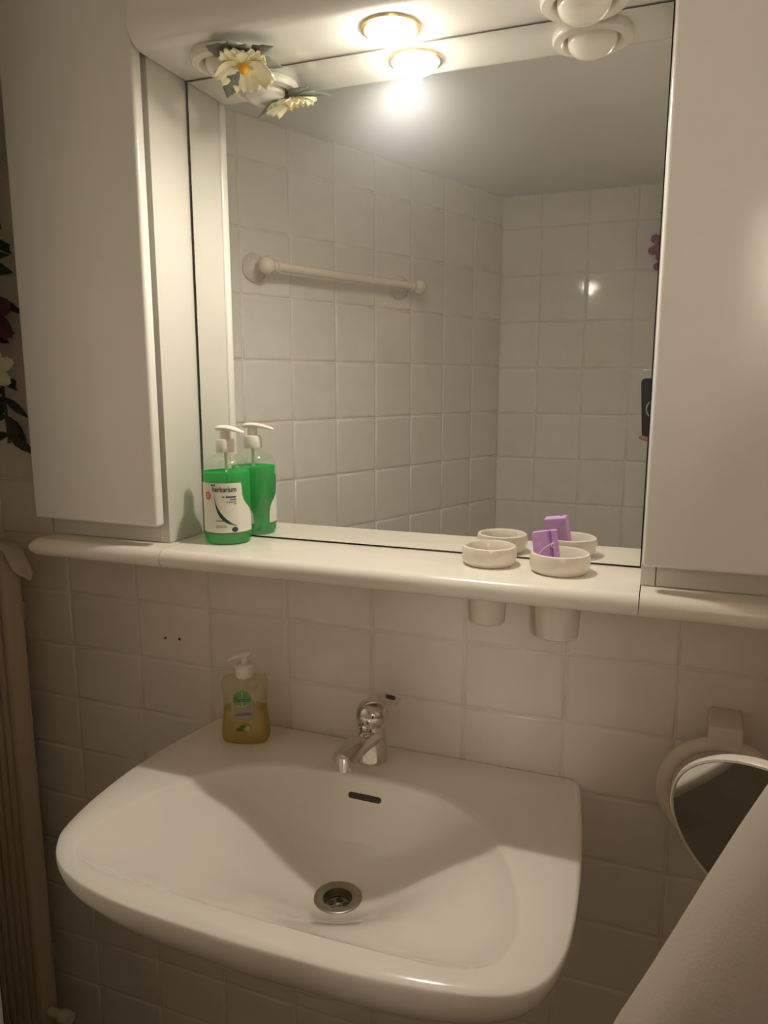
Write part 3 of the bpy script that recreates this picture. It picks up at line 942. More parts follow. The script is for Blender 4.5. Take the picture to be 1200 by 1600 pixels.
# ------------------------------------------------------------------ silk flower stuck to the lamp
def petal(bm_, mtx, L_, W_, cup=0.25, ruffle=0.10, nu=9, nv=12):
    g = []
    for i in range(nu + 1):
        t = i / nu
        row = []
        wd = W_ * (0.16 + 0.84 * math.sin(PI * min(1, 0.12 + t * 0.62)) ** 1.1)
        for j in range(nv + 1):
            s = j / nv * 2 - 1
            x_ = t * L_ * (1 - 0.16 * s * s * t)
            if i == nu:
                x_ += 0.03 * L_ * math.cos(j * PI)
            y_ = s * wd * 0.5
            z_ = cup * L_ * t * t - 0.10 * L_ * t * (1 - s * s) + ruffle * L_ * t * t * math.sin(s * PI * 3.5) * 0.22
            row.append(bm_.verts.new(mtx @ Vector((x_, y_, z_))))
        g.append(row)
    for i in range(nu):
        for j in range(nv):
            bm_.faces.new((g[i][j], g[i][j + 1], g[i + 1][j + 1], g[i + 1][j]))
    return bm_

def thicken(o, th):
    md = o.modifiers.new('thickness', 'SOLIDIFY')
    md.thickness = th
    md.offset = 0
    return o

def leaf_bm(mtx, L_, W_, bend=0.2, teeth=0.06):
    b = NB()
    n = 9
    g = []
    for i in range(n + 1):
        t = i / n
        wd = W_ * 0.5 * math.sin(PI * (t ** 0.8)) * (1 + teeth * (1 if i % 2 else -1)) + 0.0003
        zz = -bend * L_ * t * t
        g.append([b.verts.new(mtx @ Vector((t * L_, s * wd, zz + abs(s) * wd * 0.25))) for s in (-1, 0, 1)])
    for i in range(n):
        for j in range(2):
            b.faces.new((g[i][j], g[i][j + 1], g[i + 1][j + 1], g[i + 1][j]))
    return b

def frame(loc, nrm, spin=0.0):
    return Matrix.Translation(loc) @ z_to(nrm).to_4x4() @ Matrix.Rotation(spin, 4, 'Z')

FC = Vector((-0.604, -0.102, 1.9300))
fn_ = Vector((0.10, -0.16, -0.95)).normalized()
fl_t = thing('silk_flower', 'cream silk flower with orange centre and grey leaves under lamp', 'flower', (-0.632, -0.095, SOF_Z - 0.014))
for k in range(5):
    po = obj('petal', petal(NB(), frame(FC, fn_, 2 * PI * k / 5 + 0.35 + random.uniform(-0.1, 0.1)), 0.044, 0.046, cup=random.uniform(0.05, 0.45), ruffle=0.30, nv=16), 'petal', fl_t, angle=80)
    thicken(po, 0.0006)
    vb = NB()
    mm_ = frame(FC, fn_, 2 * PI * k / 5 + 0.35)
    for s in (-0.5, -0.2, 0.1, 0.4):
        add_tube(vb, [mm_ @ Vector((0.008, s * 0.004, 0.0008)), mm_ @ Vector((0.020, s * 0.013, 0.0002)), mm_ @ Vector((0.030, s * 0.022, 0.0022))], 0.0007, 5)
    obj('petal_vein', vb, 'petal_vein', po)
obj('stamen', lathe([(0, 0.012), (0.004, 0.011), (0.0085, 0.006), (0.009, 0.001), (0.006, -0.002), (0, -0.003)], FC, 14, z_to(fn_)), 'stamen', fl_t)
obj('stem', tube(catmull([FC, FC - fn_ * 0.012, Vector((-0.626, -0.095, SOF_Z - 0.020)), Vector((-0.634, -0.092, SOF_Z - 0.010))], 5), 0.0018, 8), 'stem', fl_t)
for d_, L_, W_ in (((-0.42, -0.85, 0.12), 0.056, 0.038), ((0.10, -0.95, 0.18), 0.048, 0.026), ((0.92, -0.34, 0.10), 0.062, 0.030), ((-0.62, 0.35, -0.42), 0.056, 0.036), ((0.75, 0.50, 0.02), 0.052, 0.030), ((0.55, -0.80, 0.10), 0.050, 0.026)):
    d_ = Vector(d_).normalized()
    zax = (-fn_ - d_ * (-fn_).dot(d_)).normalized()
    yax = zax.cross(d_)
    mt = Matrix(((d_.x, yax.x, zax.x, 0), (d_.y, yax.y, zax.y, 0), (d_.z, yax.z, zax.z, 0), (0, 0, 0, 1)))
    mt = Matrix.Translation(FC - fn_ * 0.005 + d_ * 0.006) @ mt
    thicken(obj('leaf', leaf_bm(mt, L_, W_, 0.05, 0.10), 'leaf_grey', fl_t, angle=80), 0.0006)

# ------------------------------------------------------------------ silk garlands
def garland(name_label, path, side_n, items, seed, root):
    rnd = random.Random(seed)
    t = thing('flower_garland', name_label, 'garland', root)
    P = catmull([Vector(p) for p in path], 8)
    obj('stem', tube(P, 0.003, 8), 'stem', t)
    for i in range(0, len(P) - 1):
        for q in range(2):
            a = rnd.uniform(0, 2 * PI)
            tang = (P[min(i + 1, len(P) - 1)] - P[max(0, i - 1)]).normalized()
            o1 = tang.orthogonal().normalized()
            d_ = (o1 * math.cos(a) + tang.cross(o1) * math.sin(a) + tang * rnd.uniform(-0.2, 0.8) + side_n * 0.7).normalized()
            zax = tang.cross(d_).normalized()
            yax = zax.cross(d_)
            mt = Matrix.Translation(P[i]) @ Matrix(((d_.x, yax.x, zax.x, 0), (d_.y, yax.y, zax.y, 0), (d_.z, yax.z, zax.z, 0), (0, 0, 0, 1)))
            thicken(obj('leaf', leaf_bm(mt, rnd.uniform(0.04, 0.075), rnd.uniform(0.015, 0.026), rnd.uniform(-0.2, 0.3)), 'leaf', t, angle=80), 0.0006)
    for pos, nrm, kind, size in items:
        pos = Vector(pos)
        f = obj('blossom', lathe([(0, size * 0.35), (size * 0.10, size * 0.3), (size * 0.14, 0), (size * 0.08, -size * 0.15), (0, -size * 0.2)], pos, 10, z_to(nrm)), 'stamen' if kind == 'petal' else 'stem', t)
        for k in range(6):
            thicken(obj('petal', petal(NB(), frame(pos, nrm, 2 * PI * k / 6 + rnd.uniform(-0.1, 0.1)), size, size * 0.62, cup=rnd.uniform(0.3, 0.6), nu=6, nv=6), kind, f, angle=80), 0.0006)
    return t
def lwv(s, h, z):
    return Vector(lw(s, h, z))
garland('dark garland of silk leaves with plum and cream lilies beside left cabinet',
        [(-1.225, -0.012, CEIL - 0.012), (-1.215, -0.030, 1.92), (-1.210, -0.028, 1.78), (-1.205, -0.030, 1.64), (-1.200, -0.030, 1.50), (-1.195, -0.028, 1.36)], Vector((0, -1, 0)),
        [((-1.198, -0.055, 1.600), (0.5, -0.8, -0.3), 'purple', 0.058), ((-1.195, -0.055, 1.500), (0.6, -0.7, 0.1), 'petal', 0.042), ((-1.210, -0.055, 1.75), (0.5, -0.8, 0.3), 'petal', 0.045), ((-1.215, -0.055, 1.90), (0.5, -0.8, 0.2), 'purple', 0.06)], 3, (-1.225, -0.0075, CEIL - 0.012))
garland('mauve silk flower spray hanging on the back wall beside the doorway',
        [(0.015, BACK_Y + 0.012, 2.030), (0.008, BACK_Y + 0.03, 1.95), (0.010, BACK_Y + 0.03, 1.88), (0.016, BACK_Y + 0.03, 1.82)], Vector((0, 1, 0)),
        [((-0.030, BACK_Y + 0.05, 1.885), (-0.3, 0.9, -0.1), 'purple2', 0.045), ((-0.015, BACK_Y + 0.05, 1.835), (-0.3, 0.9, -0.3), 'purple2', 0.04), ((0.025, BACK_Y + 0.05, 1.90), (0.2, 0.9, 0.1), 'purple2', 0.045)], 5, (0.015, BACK_Y + 0.009, 2.030))

# ------------------------------------------------------------------ towel rail on the left wall (seen in the mirror)
rail = thing('towel_rail', 'white towel rail with ball ends on the square-tiled wall', 'rail', lw(0.82, 0.007, 1.742))
rz_ = 1.742
for s in (0.566, 1.072):
    fl2 = obj('flange', lathe([(0, 0.0072), (0.033, 0.0072), (0.034, 0.010), (0.030, 0.019), (0.020, 0.025), (0.0125, 0.030), (0.0115, 0.060), (0, 0.060)], lw(s, 0, rz_), 36, z_to(LW_N)), 'ring', rail)
    obj('screw', lathe([(0, 0), (0.004, 0), (0.003, 0.0015), (0, 0.0015)], lw(s + 0.019, 0.0185, rz_ - 0.019), 12, z_to(LW_N)), 'dark', fl2)
obj('bar', tube([lw(0.56, 0.062, rz_), lw(1.09, 0.062, rz_)], 0.0108, 20), 'ring', rail)
for s in (0.562, 1.098):
    obj('ball_end', lathe([(0, -0.021), (0.009, -0.019), (0.017, -0.012), (0.021, 0), (0.017, 0.012), (0.009, 0.019), (0, 0.021)], lw(s, 0.062, rz_), 24, z_to(LW_U)), 'ring', rail)
    sg = 1 if s < 0.8 else -1
    obj('collar', lathe([(0.0105, -0.005), (0.0145, -0.004), (0.0145, 0.004), (0.0105, 0.005)], lw(s + sg * 0.030, 0.062, rz_), 24, z_to(LW_U)), 'ring', rail)

# ------------------------------------------------------------------ radiator in the alcove
def aw(s, h, z):
    return Vector((-s, -h, z))
RS0, RS1 = 1.160, 1.400
RZ0, RZ1 = 0.07, 1.163
rad = thing('radiator', 'narrow tall ribbed enamel radiator in the alcove', 'radiator', aw((RS0 + RS1) / 2, 0.007, RZ0))
bm = NB()
n_fl = 12
fpro = []
NPR = 192
for k in range(NPR + 1):
    t = k / NPR
    s = RS0 + (RS1 - RS0) * t
    ph = (t * n_fl) % 1.0
    d = 0.100 - 0.027 * max(0, math.cos(2 * PI * ph)) ** 3
    if t < 0.04 or t > 0.96:
        d -= 0.010 * (1 - min(t, 1 - t) / 0.04) ** 2
    fpro.append((s, d))
zs = [(RZ0, 0.45), (RZ0 + 0.006, 0.85), (RZ0 + 0.02, 1), (RZ0 + 0.045, 1), (RZ1 - 0.045, 1), (RZ1 - 0.02, 1), (RZ1 - 0.008, 0.93), (RZ1 - 0.002, 0.75), (RZ1, 0.45)]
g = []
for iz, (z, f) in enumerate(zs):
    flat_ = iz <= 2 or iz >= len(zs) - 4
    row = [bm.verts.new(aw(s, 0.070 + ((0.100 if flat_ else d) - 0.070) * f, z)) for s, d in fpro]
    row += [bm.verts.new(aw(RS1, 0.068, z)), bm.verts.new(aw(RS0, 0.068, z))]
    g.append(row)
for a, b in zip(g, g[1:]):
    for k in range(len(a)):
        q = (k + 1) % len(a)
        bm.faces.new((a[k], a[q], b[q], b[k]))
bm.faces.new(g[0])
bm.faces.new(list(reversed(g[-1])))
obj('panel', bm, 'rad', rad, angle=50)
for z in (RZ0 + 0.15, RZ1 - 0.15):
    bm = prism([(RS0 + 0.05, z - 0.02), (RS1 - 0.05, z - 0.02), (RS1 - 0.05, z + 0.02), (RS0 + 0.05, z + 0.02)], 0.0072, 0.069, lambda u, v_, d: aw(u, d, v_))
    obj('bracket', bm, 'rad', rad, smooth=False)
vp = aw(RS0 - 0.030, 0.084, RZ0 + 0.075)
vv = obj('valve', lathe([(0, -0.030), (0.009, -0.030), (0.010, -0.026), (0.010, 0.0), (0.013, 0.002), (0.015, 0.006), (0.015, 0.022), (0.013, 0.027), (0, 0.028)], vp, 24, z_to((1, 0, 0))), 'ring', rad)
obj('supply_pipe', tube(catmull([vp + Vector((-0.004, 0, 0)), vp + Vector((0, 0, -0.05)) + Vector((-0.004, 0, 0)), vp + Vector((-0.004, 0, 0)) + Vector((0, 0, -0.142))], 5), 0.0075, 12), 'rad', rad)

# cloth lying over the radiator's end, one corner hanging out towards the basin
bm = NB()
g = []
NI, NJ = 12, 10
for i in range(NI + 1):
    row = []
    for j in range(NJ + 1):
        a, b = i / NI, j / NJ            # a: from on top of the radiator to the free corner, b: across
        sx_ = RS0 + 0.085 - 0.135 * a
        wid = 0.055 * (1 - 0.80 * max(0, a - 0.55) / 0.45)
        hh = 0.082 + (b - 0.5) * wid * 0.8
        zz_ = RZ1 + 0.0035 - 0.085 * max(0.0, a - 0.66) * (1 + 2.2 * max(0, a - 0.66)) + 0.003 * math.sin(b * 9 + a * 4) * min(1, a * 2) + 0.003
        fl_ = max(0.0, (a - 0.64) / 0.36)
        row.append(bm.verts.new(aw(sx_, hh, zz_ - 0.055 * b * min(1, fl_ * 2.5) * (1 - 0.75 * fl_))))
    g.append(row)
for a, b in zip(g, g[1:]):
    for k in range(NJ):
        bm.faces.new((a[k], a[k + 1], b[k + 1], b[k]))
co = obj('cleaning_cloth', bm, 'cloth', origin=aw(RS0 + 0.05, 0.07, RZ1), angle=80)
thicken(co, 0.003)
tag(co, 'pale cloth lying on top of the radiator, one corner hanging off', 'cloth')

# ------------------------------------------------------------------ towel ring on the basin wall
tr = thing('towel_ring', 'white plastic towel ring hanging from square bracket on wall', 'towel ring', (0.108, -0.0072, 0.985))
bm = box(0.086, 0.131, -0.052, -0.0072, 0.962, 1.010, bev=0.004, seg=3)
for v_ in bm.verts:
    if v_.co.y < -0.03 and v_.co.z > 0.985:
        v_.co.z -= 0.012
obj('bracket', bm, 'ring', tr)
rc = Vector((0.108, -0.042, 0.893))
ang0 = R(62)
rp = []
for k in range(64):
    a = 2 * PI * k / 64
    rp.append(rc + Vector((0.076 * math.cos(a), -0.012 * math.sin(a) * 0.0, 0.0765 * math.sin(a))))
obj('ring', tube(rp, 0.0108, 16, closed=True), 'ring', tr)

# ------------------------------------------------------------------ round shaving mirror on an arm
MC = Vector((0.145, -0.33, 0.985))
mn = ((CAM - MC).normalized() + (Vector((-0.22, -0.42, 0.12)) - MC).normalized()).normalized()
sm_t = thing('shaving_mirror', 'small round shaving mirror with white rim beside the towel ring', 'mirror', (NIB_X, -0.30, 0.95))
obj('glass', lathe([(0, 0.004), (0.060, 0.0034), (0.1225, 0.0012), (0.1225, 0.0004), (0, 0.0004)], MC, 56, z_to(mn)), 'mirror2', sm_t, angle=60)
obj('rim', lathe([(0.122, 0.002), (0.1235, 0.0032), (0.1255, 0.002), (0.1265, -0.003), (0.122, -0.012), (0.108, -0.016), (0, -0.017), (0, 0.0), (0.122, 0.0), (0.122, 0.002)], MC, 56, z_to(mn)), 'ring', sm_t)
bk = MC - mn * 0.0165
obj('arm', tube(catmull([bk, bk - mn * 0.03, Vector((0.225, -0.27, 0.95)), Vector((NIB_X - 0.006, -0.27, 0.95))], 6), 0.006, 12), 'chrome', sm_t)
obj('wall_plate', lathe([(0, 0), (0.026, 0), (0.026, 0.004), (0.020, 0.009), (0, 0.010)], (NIB_X, -0.27, 0.95), 28, z_to((-1, 0, 0))), 'chrome', sm_t)

# ------------------------------------------------------------------ bathrobe hanging on the right wall
HK = Vector((NIB_X, -0.56, 1.40))
hk = thing('robe_hook', 'chrome hook on the right wall that carries the bathrobe', 'hook', HK)
obj('plate', lathe([(0, 0), (0.018, 0), (0.018, 0.003), (0.012, 0.006), (0, 0.006)], HK, 24, z_to((-1, 0, 0))), 'chrome', hk)
obj('peg', tube(catmull([HK + Vector((-0.004, 0, 0)), HK + Vector((-0.030, 0, -0.004)), HK + Vector((-0.042, 0, 0.012))], 6), 0.0045, 12), 'chrome', hk)
zz = [1.392, 1.37, 1.33, 1.28, 1.23, 1.18, 1.13, 1.08, 1.03, 0.98, 0.93, 0.88, 0.82, 0.74, 0.64, 0.52, 0.42, 0.40]
ex = [0.045, 0.062, 0.085, 0.112, 0.140, 0.166, 0.187, 0.207, 0.226, 0.246, 0.267, 0.284, 0.290, 0.288, 0.284, 0.280, 0.278, 0.270]
ey = [0.020, 0.034, 0.052, 0.068, 0.082, 0.094, 0.102, 0.108, 0.114, 0.118, 0.122, 0.126, 0.13, 0.134, 0.136, 0.138, 0.14, 0.136]
bm = NB()
NR = 72
rgs = []
for z, a_, b_ in zip(zz, ex, ey):
    row = []
    for k in range(NR + 1):
        th = -PI / 2 + PI * k / NR
        fold = 1 + (0.016 * math.sin(th * 5 + z * 2) + 0.008 * math.sin(th * 9 + 1 + z * 4)) * min(1, (1.40 - z) / 0.35)
        xx = NIB_X - 0.004 - a_ * fold * max(0.0, math.cos(th)) ** 0.75
        yy = HK.y + b_ * fold * math.copysign(abs(math.sin(th)) ** 0.9, math.sin(th))
        row.append(bm.verts.new((xx, yy, z)))
    rgs.append(row)
for a, b in zip(rgs, rgs[1:]):
    for k in range(NR):
        bm.faces.new((a[k], a[k + 1], b[k + 1], b[k]))
    bm.faces.new((a[NR], a[0], b[0], b[NR]))
bm.faces.new(rgs[0])
bm.faces.new(list(reversed(rgs[-1])))
rb = thing('bathrobe', 'cream towelling bathrobe hanging in a bulky drape beside basin', 'bathrobe', HK + Vector((0, 0, -1.0)))
obj('robe_body', bm, 'robe', rb, angle=80)
obj('hanging_loop', tube(catmull([HK + Vector((-0.020, 0.010, -0.012)), HK + Vector((-0.030, 0.006, 0.004)), HK + Vector((-0.030, -0.006, 0.004)), HK + Vector((-0.020, -0.010, -0.012))], 6), 0.002, 8), 'robe', rb)

# ------------------------------------------------------------------ corridor lamp
wl_t = thing('globe_lamp', 'lit round globe lamp on the corridor wall', 'lamp', (0.51, COR_Y, 1.86))
obj('base', lathe([(0, 0), (0.05, 0), (0.05, 0.012), (0.03, 0.03), (0.02, 0.05), (0, 0.05)], (0.51, COR_Y, 1.86), 28, z_to((0, 1, 0))), 'chrome', wl_t)
obj('globe', lathe([(0, -0.085), (0.035, -0.0775), (0.0635, -0.0565), (0.081, -0.026), (0.085, 0), (0.081, 0.026), (0.0635, 0.0565), (0.035, 0.0775), (0, 0.085)], (0.51, COR_Y + 0.125, 1.86), 32), 'globe', wl_t)

# ------------------------------------------------------------------ the phone that takes the picture (seen in the mirror) and the person
def ph(r_, u_, d_):
    return CAM + RT * r_ + UP * u_ + FW * d_
PC = (-0.031, -0.072)
pt = thing('phone', 'black phone with a pale ring on its back held upright', 'phone', ph(PC[0], PC[1] - 0.083, -0.012))
obj('case', prism(rrect(0.082, 0.167, 0.011, 6, *PC), -0.0155, -0.0062, lambda u, v_, d: ph(u, v_, d)), 'phone', pt, angle=30)
bm = NB()
ro, ri = 0.0285, 0.0250
n = 56
a_ = [bm.verts.new(ph(PC[0] + ro * math.cos(2 * PI * k / n), PC[1] - 0.003 + ro * math.sin(2 * PI * k / n), -0.0060)) for k in range(n)]
b_ = [bm.verts.new(ph(PC[0] + ri * math.cos(2 * PI * k / n), PC[1] - 0.003 + ri * math.sin(2 * PI * k / n), -0.0060)) for k in range(n)]
for k in range(n):
    q = (k + 1) % n
    bm.faces.new((a_[k], a_[q], b_[q], b_[k]))
obj('back_ring', bm, 'phone_ring', pt)
obj('camera_bump', prism(rrect(0.034, 0.034, 0.009, 5, -0.009, -0.008), -0.0062, -0.0042, lambda u, v_, d: ph(u, v_, d)), 'phone', pt, angle=30)
for u, v_ in ((0.0, 0.0), (-0.017, -0.002), (-0.009, -0.017)):
    bm = lathe([(0, 0), (0.0062, 0), (0.0062, 0.001), (0.0048, 0.0012), (0, 0.0008)], ph(u, v_, -0.0042), 20, z_to(FW))
    obj('lens', bm, 'lens', pt)
obj('screen', prism(rrect(0.074, 0.159, 0.008, 5, *PC), -0.0158, -0.0155, lambda u, v_, d: ph(u, v_, d)), 'lens', pt, smooth=False)

def skin_bm(nodes, edges):
    """nodes: [(co, rx, ry)] -> bmesh grown with a Skin modifier and one subdivision"""
    me = bpy.data.meshes.new('skel')
    me.from_pydata([tuple(nd_[0]) for nd_ in nodes], edges, [])
    o = bpy.data.objects.new('skel', me)
    COL.objects.link(o)
    o.modifiers.new('skin', 'SKIN').use_smooth_shade = True
    for i, nd_ in enumerate(nodes):
        sv_ = me.skin_vertices[0].data[i]
        sv_.radius = (nd_[1], nd_[2] if len(nd_) > 2 else nd_[1])
        sv_.use_root = (i == 0)
    sb = o.modifiers.new('sub', 'SUBSURF')
    sb.levels = 2
    dg = bpy.context.evaluated_depsgraph_get()
    m2 = bpy.data.meshes.new_from_object(o.evaluated_get(dg))
    bpy.data.objects.remove(o)
    b = NB()
    b.from_mesh(m2)
    bpy.data.meshes.remove(m2)
    return b

def fuse(bms, voxel):
    """join pieces and remesh them into one continuous surface"""
    b = NB()
    for x in bms:
        merge(b, x)
    bmesh.ops.recalc_face_normals(b, faces=b.faces)
    me = bpy.data.meshes.new('fuse')
    b.to_mesh(me)
    b.free()
    o = bpy.data.objects.new('fuse', me)
    COL.objects.link(o)
    rm = o.modifiers.new('rm', 'REMESH')
    rm.mode = 'VOXEL'
    rm.voxel_size = voxel
    so = o.modifiers.new('sm', 'SMOOTH')
    so.factor = 0.5
    so.iterations = 3
    dg = bpy.context.evaluated_depsgraph_get()
    m2 = bpy.data.meshes.new_from_object(o.evaluated_get(dg))
    bpy.data.objects.remove(o)
    b = NB()
    b.from_mesh(m2)
    bpy.data.meshes.remove(m2)
    return b

PX, PY = 0.335, -1.475
V = lambda x_, y_, z_: Vector((PX + x_, PY + y_, z_))
per = thing('person', 'person in dark clothes holding up the phone in the doorway', 'person', (PX, PY, 0.0))
# arms: the person faces +y, so their right side is +x
WR = ph(0.055, -0.175, -0.050)
body_nodes = [(V(0, 0, 0.92), 0.13, 0.09), (V(0, 0, 1.10), 0.115, 0.085), (V(0, 0, 1.27), 0.13, 0.09), (V(0, -0.005, 1.37), 0.075, 0.06), (V(0, 0.005, 1.43), 0.047), (V(0, 0.012, 1.50), 0.045),
              (V(0.15, -0.005, 1.345), 0.05), (Vector((0.37, -1.33, 1.12)), 0.040), (WR, 0.026, 0.022),
              (V(-0.15, -0.005, 1.345), 0.05), (V(-0.19, -0.02, 1.07), 0.040), (V(-0.20, 0.04, 0.85), 0.027),
              (V(0.085, 0, 0.85), 0.082), (V(0.09, 0.015, 0.48), 0.055), (V(0.09, -0.005, 0.28), 0.050), (V(0.09, 0, 0.09), 0.036),
              (V(-0.085, 0, 0.85), 0.082), (V(-0.09, 0.015, 0.48), 0.055), (V(-0.09, -0.005, 0.28), 0.050), (V(-0.09, 0, 0.09), 0.036)]
body_edges = [(0, 1), (1, 2), (2, 3), (3, 4), (4, 5), (3, 6), (6, 7), (7, 8), (3, 9), (9, 10), (10, 11), (0, 12), (12, 13), (13, 14), (14, 15), (0, 16), (16, 17), (17, 18), (18, 19)]
pieces = [skin_bm(body_nodes, body_edges)]
# head
HC = V(0, 0.030, 1.545)
hb = NB()
bmesh.ops.create_icosphere(hb, subdivisions=4, radius=1)
for v_ in hb.verts:
    x_, y_, z_ = v_.co
    jaw = 1 - 0.30 * max(0, -z_) ** 1.3
    co_ = Vector((x_ * 0.074 * jaw, y_ * 0.094 * (1 - 0.12 * max(0, -z_)), z_ * 0.112))
    if y_ > 0:
        co_.y += 0.018 * math.exp(-(x_ * 4.5) ** 2 - ((z_ + 0.18) * 4.2) ** 2)          # nose
        co_.y += 0.006 * math.exp(-(x_ * 2.6) ** 2 - ((z_ + 0.86) * 4) ** 2)            # chin
        co_.y -= 0.008 * math.exp(-((abs(x_) - 0.42) * 6) ** 2 - ((z_ - 0.02) * 6) ** 2)  # eye sockets
        co_.y += 0.005 * math.exp(-(x_ * 3.2) ** 2 - ((z_ + 0.50) * 8) ** 2)            # lips
    v_.co = HC + co_
pieces.append(hb)
for sx in (-1, 1):
    pieces.append(lathe([(0, -0.004), (0.016, -0.004), (0.020, 0), (0.016, 0.005), (0, 0.004)], HC + Vector((sx * 0.075, -0.008, -0.006)), 16, z_to((sx, 0.35, 0)), sx=0.75, sy=1.45))
# hand gripping the phone's lower right edge; coordinates in the phone's own frame
hand = skin_bm([(WR, 0.024, 0.021), (ph(0.036, -0.140, -0.034), 0.027, 0.018), (ph(0.030, -0.112, -0.026), 0.029, 0.017), (ph(0.027, -0.090, -0.020), 0.022, 0.015)], [(0, 1), (1, 2), (2, 3)])
pieces.append(hand)
for pts, rad_ in (
    ([(0.026, -0.082, -0.022), (0.026, -0.070, -0.006), (0.015, -0.066, 0.0045), (-0.014, -0.062, 0.0045)], [0.0105, 0.0095, 0.0088, 0.0080]),
    ([(0.028, -0.100, -0.024), (0.0275, -0.091, -0.006), (0.016, -0.088, 0.0045), (-0.016, -0.085, 0.0045)], [0.0105, 0.0095, 0.0088, 0.0080]),
    ([(0.030, -0.118, -0.026), (0.0275, -0.111, -0.006), (0.016, -0.109, 0.0045), (-0.012, -0.107, 0.0045)], [0.0100, 0.0090, 0.0085, 0.0076]),
    ([(0.030, -0.138, -0.030), (0.012, -0.163, -0.014), (-0.030, -0.1655, -0.010), (-0.074, -0.157, -0.008)], [0.0100, 0.0088, 0.0080, 0.0078]),
    ([(0.034, -0.125, -0.036), (0.020, -0.100, -0.030), (0.000, -0.082, -0.026), (-0.018, -0.072, -0.0245)], [0.0125, 0.0110, 0.0098, 0.0085])):
    pth = catmull([ph(*p) for p in pts], 5)
    rads = list(np.interp(np.linspace(0, 1, len(pth)), np.linspace(0, 1, 4), rad_))
    b = tube(pth, rads, 14)
    merge(b, lathe([(0, -rads[-1]), (rads[-1] * 0.7, -rads[-1] * 0.7), (rads[-1], 0), (rads[-1] * 0.7, rads[-1] * 0.7), (0, rads[-1])], pth[-1], 14))
    pieces.append(b)
# relaxed left hand
lh = V(-0.20, 0.04, 0.85)
pieces.append(skin_bm([(lh, 0.025, 0.020), (lh + Vector((0, 0.006, -0.045)), 0.036, 0.016), (lh + Vector((0, 0.012, -0.085)), 0.034, 0.014)], [(0, 1), (1, 2)]))
for dy, ln in ((0.030, 0.070), (0.010, 0.080), (-0.010, 0.074), (-0.029, 0.058)):
    q0 = lh + Vector((0, 0.012 + dy, -0.082))
    pieces.append(tube(catmull([q0, q0 + Vector((0.004, 0.001, -ln * 0.5)), q0 + Vector((0.022, 0.002, -ln))], 5), [0.0095 - 0.0002 * k for k in range(11)], 12))
q0 = lh + Vector((0.004, 0.035, -0.035))
pieces.append(tube(catmull([q0, q0 + Vector((0.008, 0.022, -0.028)), q0 + Vector((0.012, 0.026, -0.055))], 5), [0.0115 - 0.0003 * k for k in range(11)], 12))
obj('body', fuse(pieces, 0.0045), 'skin', per, angle=180)
# clothes
top = [skin_bm([(V(0, 0, 0.90), 0.155, 0.112), (V(0, 0, 1.10), 0.135, 0.103), (V(0, 0, 1.27), 0.150, 0.108), (V(0, -0.005, 1.375), 0.088, 0.074), (V(0, 0.002, 1.425), 0.056),
                (V(0.15, -0.005, 1.345), 0.068), (Vector((0.37, -1.33, 1.12)), 0.056), (WR + (Vector((0.37, -1.33, 1.12)) - WR) * 0.16, 0.036),
                (V(-0.15, -0.005, 1.345), 0.068), (V(-0.19, -0.02, 1.07), 0.056), (V(-0.20, 0.034, 0.875), 0.038)],
               [(0, 1), (1, 2), (2, 3), (3, 4), (3, 5), (5, 6), (6, 7), (3, 8), (8, 9), (9, 10)])]
obj('top', fuse(top, 0.008), 'shirt', per, angle=180)
leg = [skin_bm([(V(0, 0, 0.90), 0.148, 0.108), (V(0.085, 0, 0.82), 0.102), (V(0.09, 0.012, 0.48), 0.074), (V(0.09, -0.002, 0.28), 0.066), (V(0.09, 0, 0.095), 0.058),
                (V(-0.085, 0, 0.82), 0.102), (V(-0.09, 0.012, 0.48), 0.074), (V(-0.09, -0.002, 0.28), 0.066), (V(-0.09, 0, 0.095), 0.058)],
               [(0, 1), (1, 2), (2, 3), (3, 4), (0, 5), (5, 6), (6, 7), (7, 8)])]
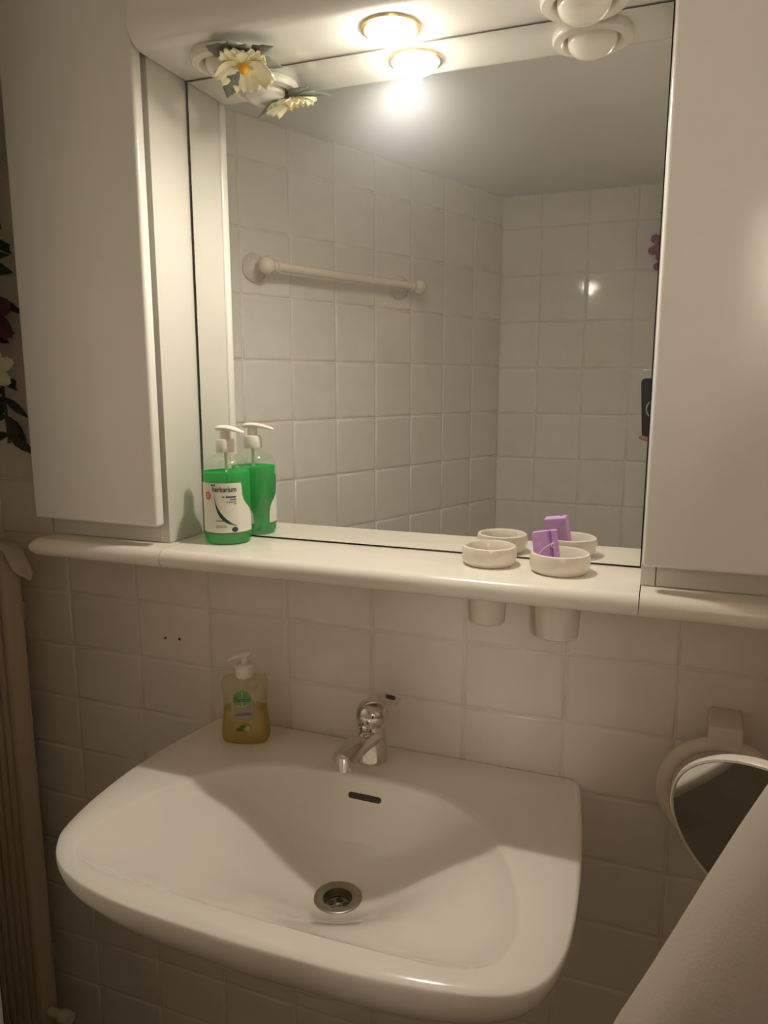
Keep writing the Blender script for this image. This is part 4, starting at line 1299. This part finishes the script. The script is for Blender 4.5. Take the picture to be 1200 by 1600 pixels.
obj('trousers', fuse(leg, 0.008), 'trouser', per, angle=180)
for sx in (-1, 1):
    b = NB()
    bmesh.ops.create_icosphere(b, subdivisions=3, radius=1)
    for v_ in b.verts:
        x_, y_, z_ = v_.co
        v_.co = V(sx * 0.092 + x_ * 0.045 * (1 - 0.15 * (y_ < 0)), 0.055 + y_ * 0.125, max(0.0, 0.045 + z_ * (0.045 + 0.03 * (y_ < 0) * -y_)))
    obj('shoe', b, 'shoe', per, angle=180)
# hair, eyes, mouth
b = NB()
bmesh.ops.create_icosphere(b, subdivisions=4, radius=1)
kill = []
for v_ in b.verts:
    x_, y_, z_ = v_.co
    low = 1.0
    if y_ < 0.25 and z_ < 0:
        low = 1.55
    v_.co = HC + Vector((x_ * 0.086, y_ * 0.104 - 0.010, z_ * 0.122 * low + 0.004))
    v_.co += v_.normal * 0.003 * math.sin(x_ * 40 + z_ * 6)
    if y_ > 0.30 and z_ < 0.50:
        kill.append(v_)
bmesh.ops.delete(b, geom=kill, context='VERTS')
thicken(obj('hair', b, 'hair', per, angle=180), 0.006)
for sx in (-1, 1):
    ec = HC + Vector((sx * 0.031, 0.077, 0.003))
    e = obj('eye', lathe([(0, -0.011), (0.008, -0.0075), (0.011, 0), (0.008, 0.0075), (0, 0.011)], ec, 16), 'eye', per)
    obj('iris', lathe([(0, 0.0115), (0.005, 0.0108), (0.0052, 0.0100), (0, 0.0100)], ec, 14, z_to((0, 1, -0.1))), 'iris', e)
    obj('eyebrow', tube(catmull([HC + Vector((sx * 0.016, 0.089, 0.020)), HC + Vector((sx * 0.032, 0.088, 0.025)), HC + Vector((sx * 0.048, 0.076, 0.020))], 5), 0.0028, 8), 'hair', per)
obj('lips', tube(catmull([HC + Vector((-0.020, 0.083, -0.056)), HC + Vector((0, 0.0935, -0.056)), HC + Vector((0.020, 0.083, -0.056))], 6), [0.001, 0.002, 0.003, 0.0038, 0.0042, 0.0044, 0.0045, 0.0044, 0.0042, 0.0038, 0.003, 0.002, 0.001], 10), 'lip', per)
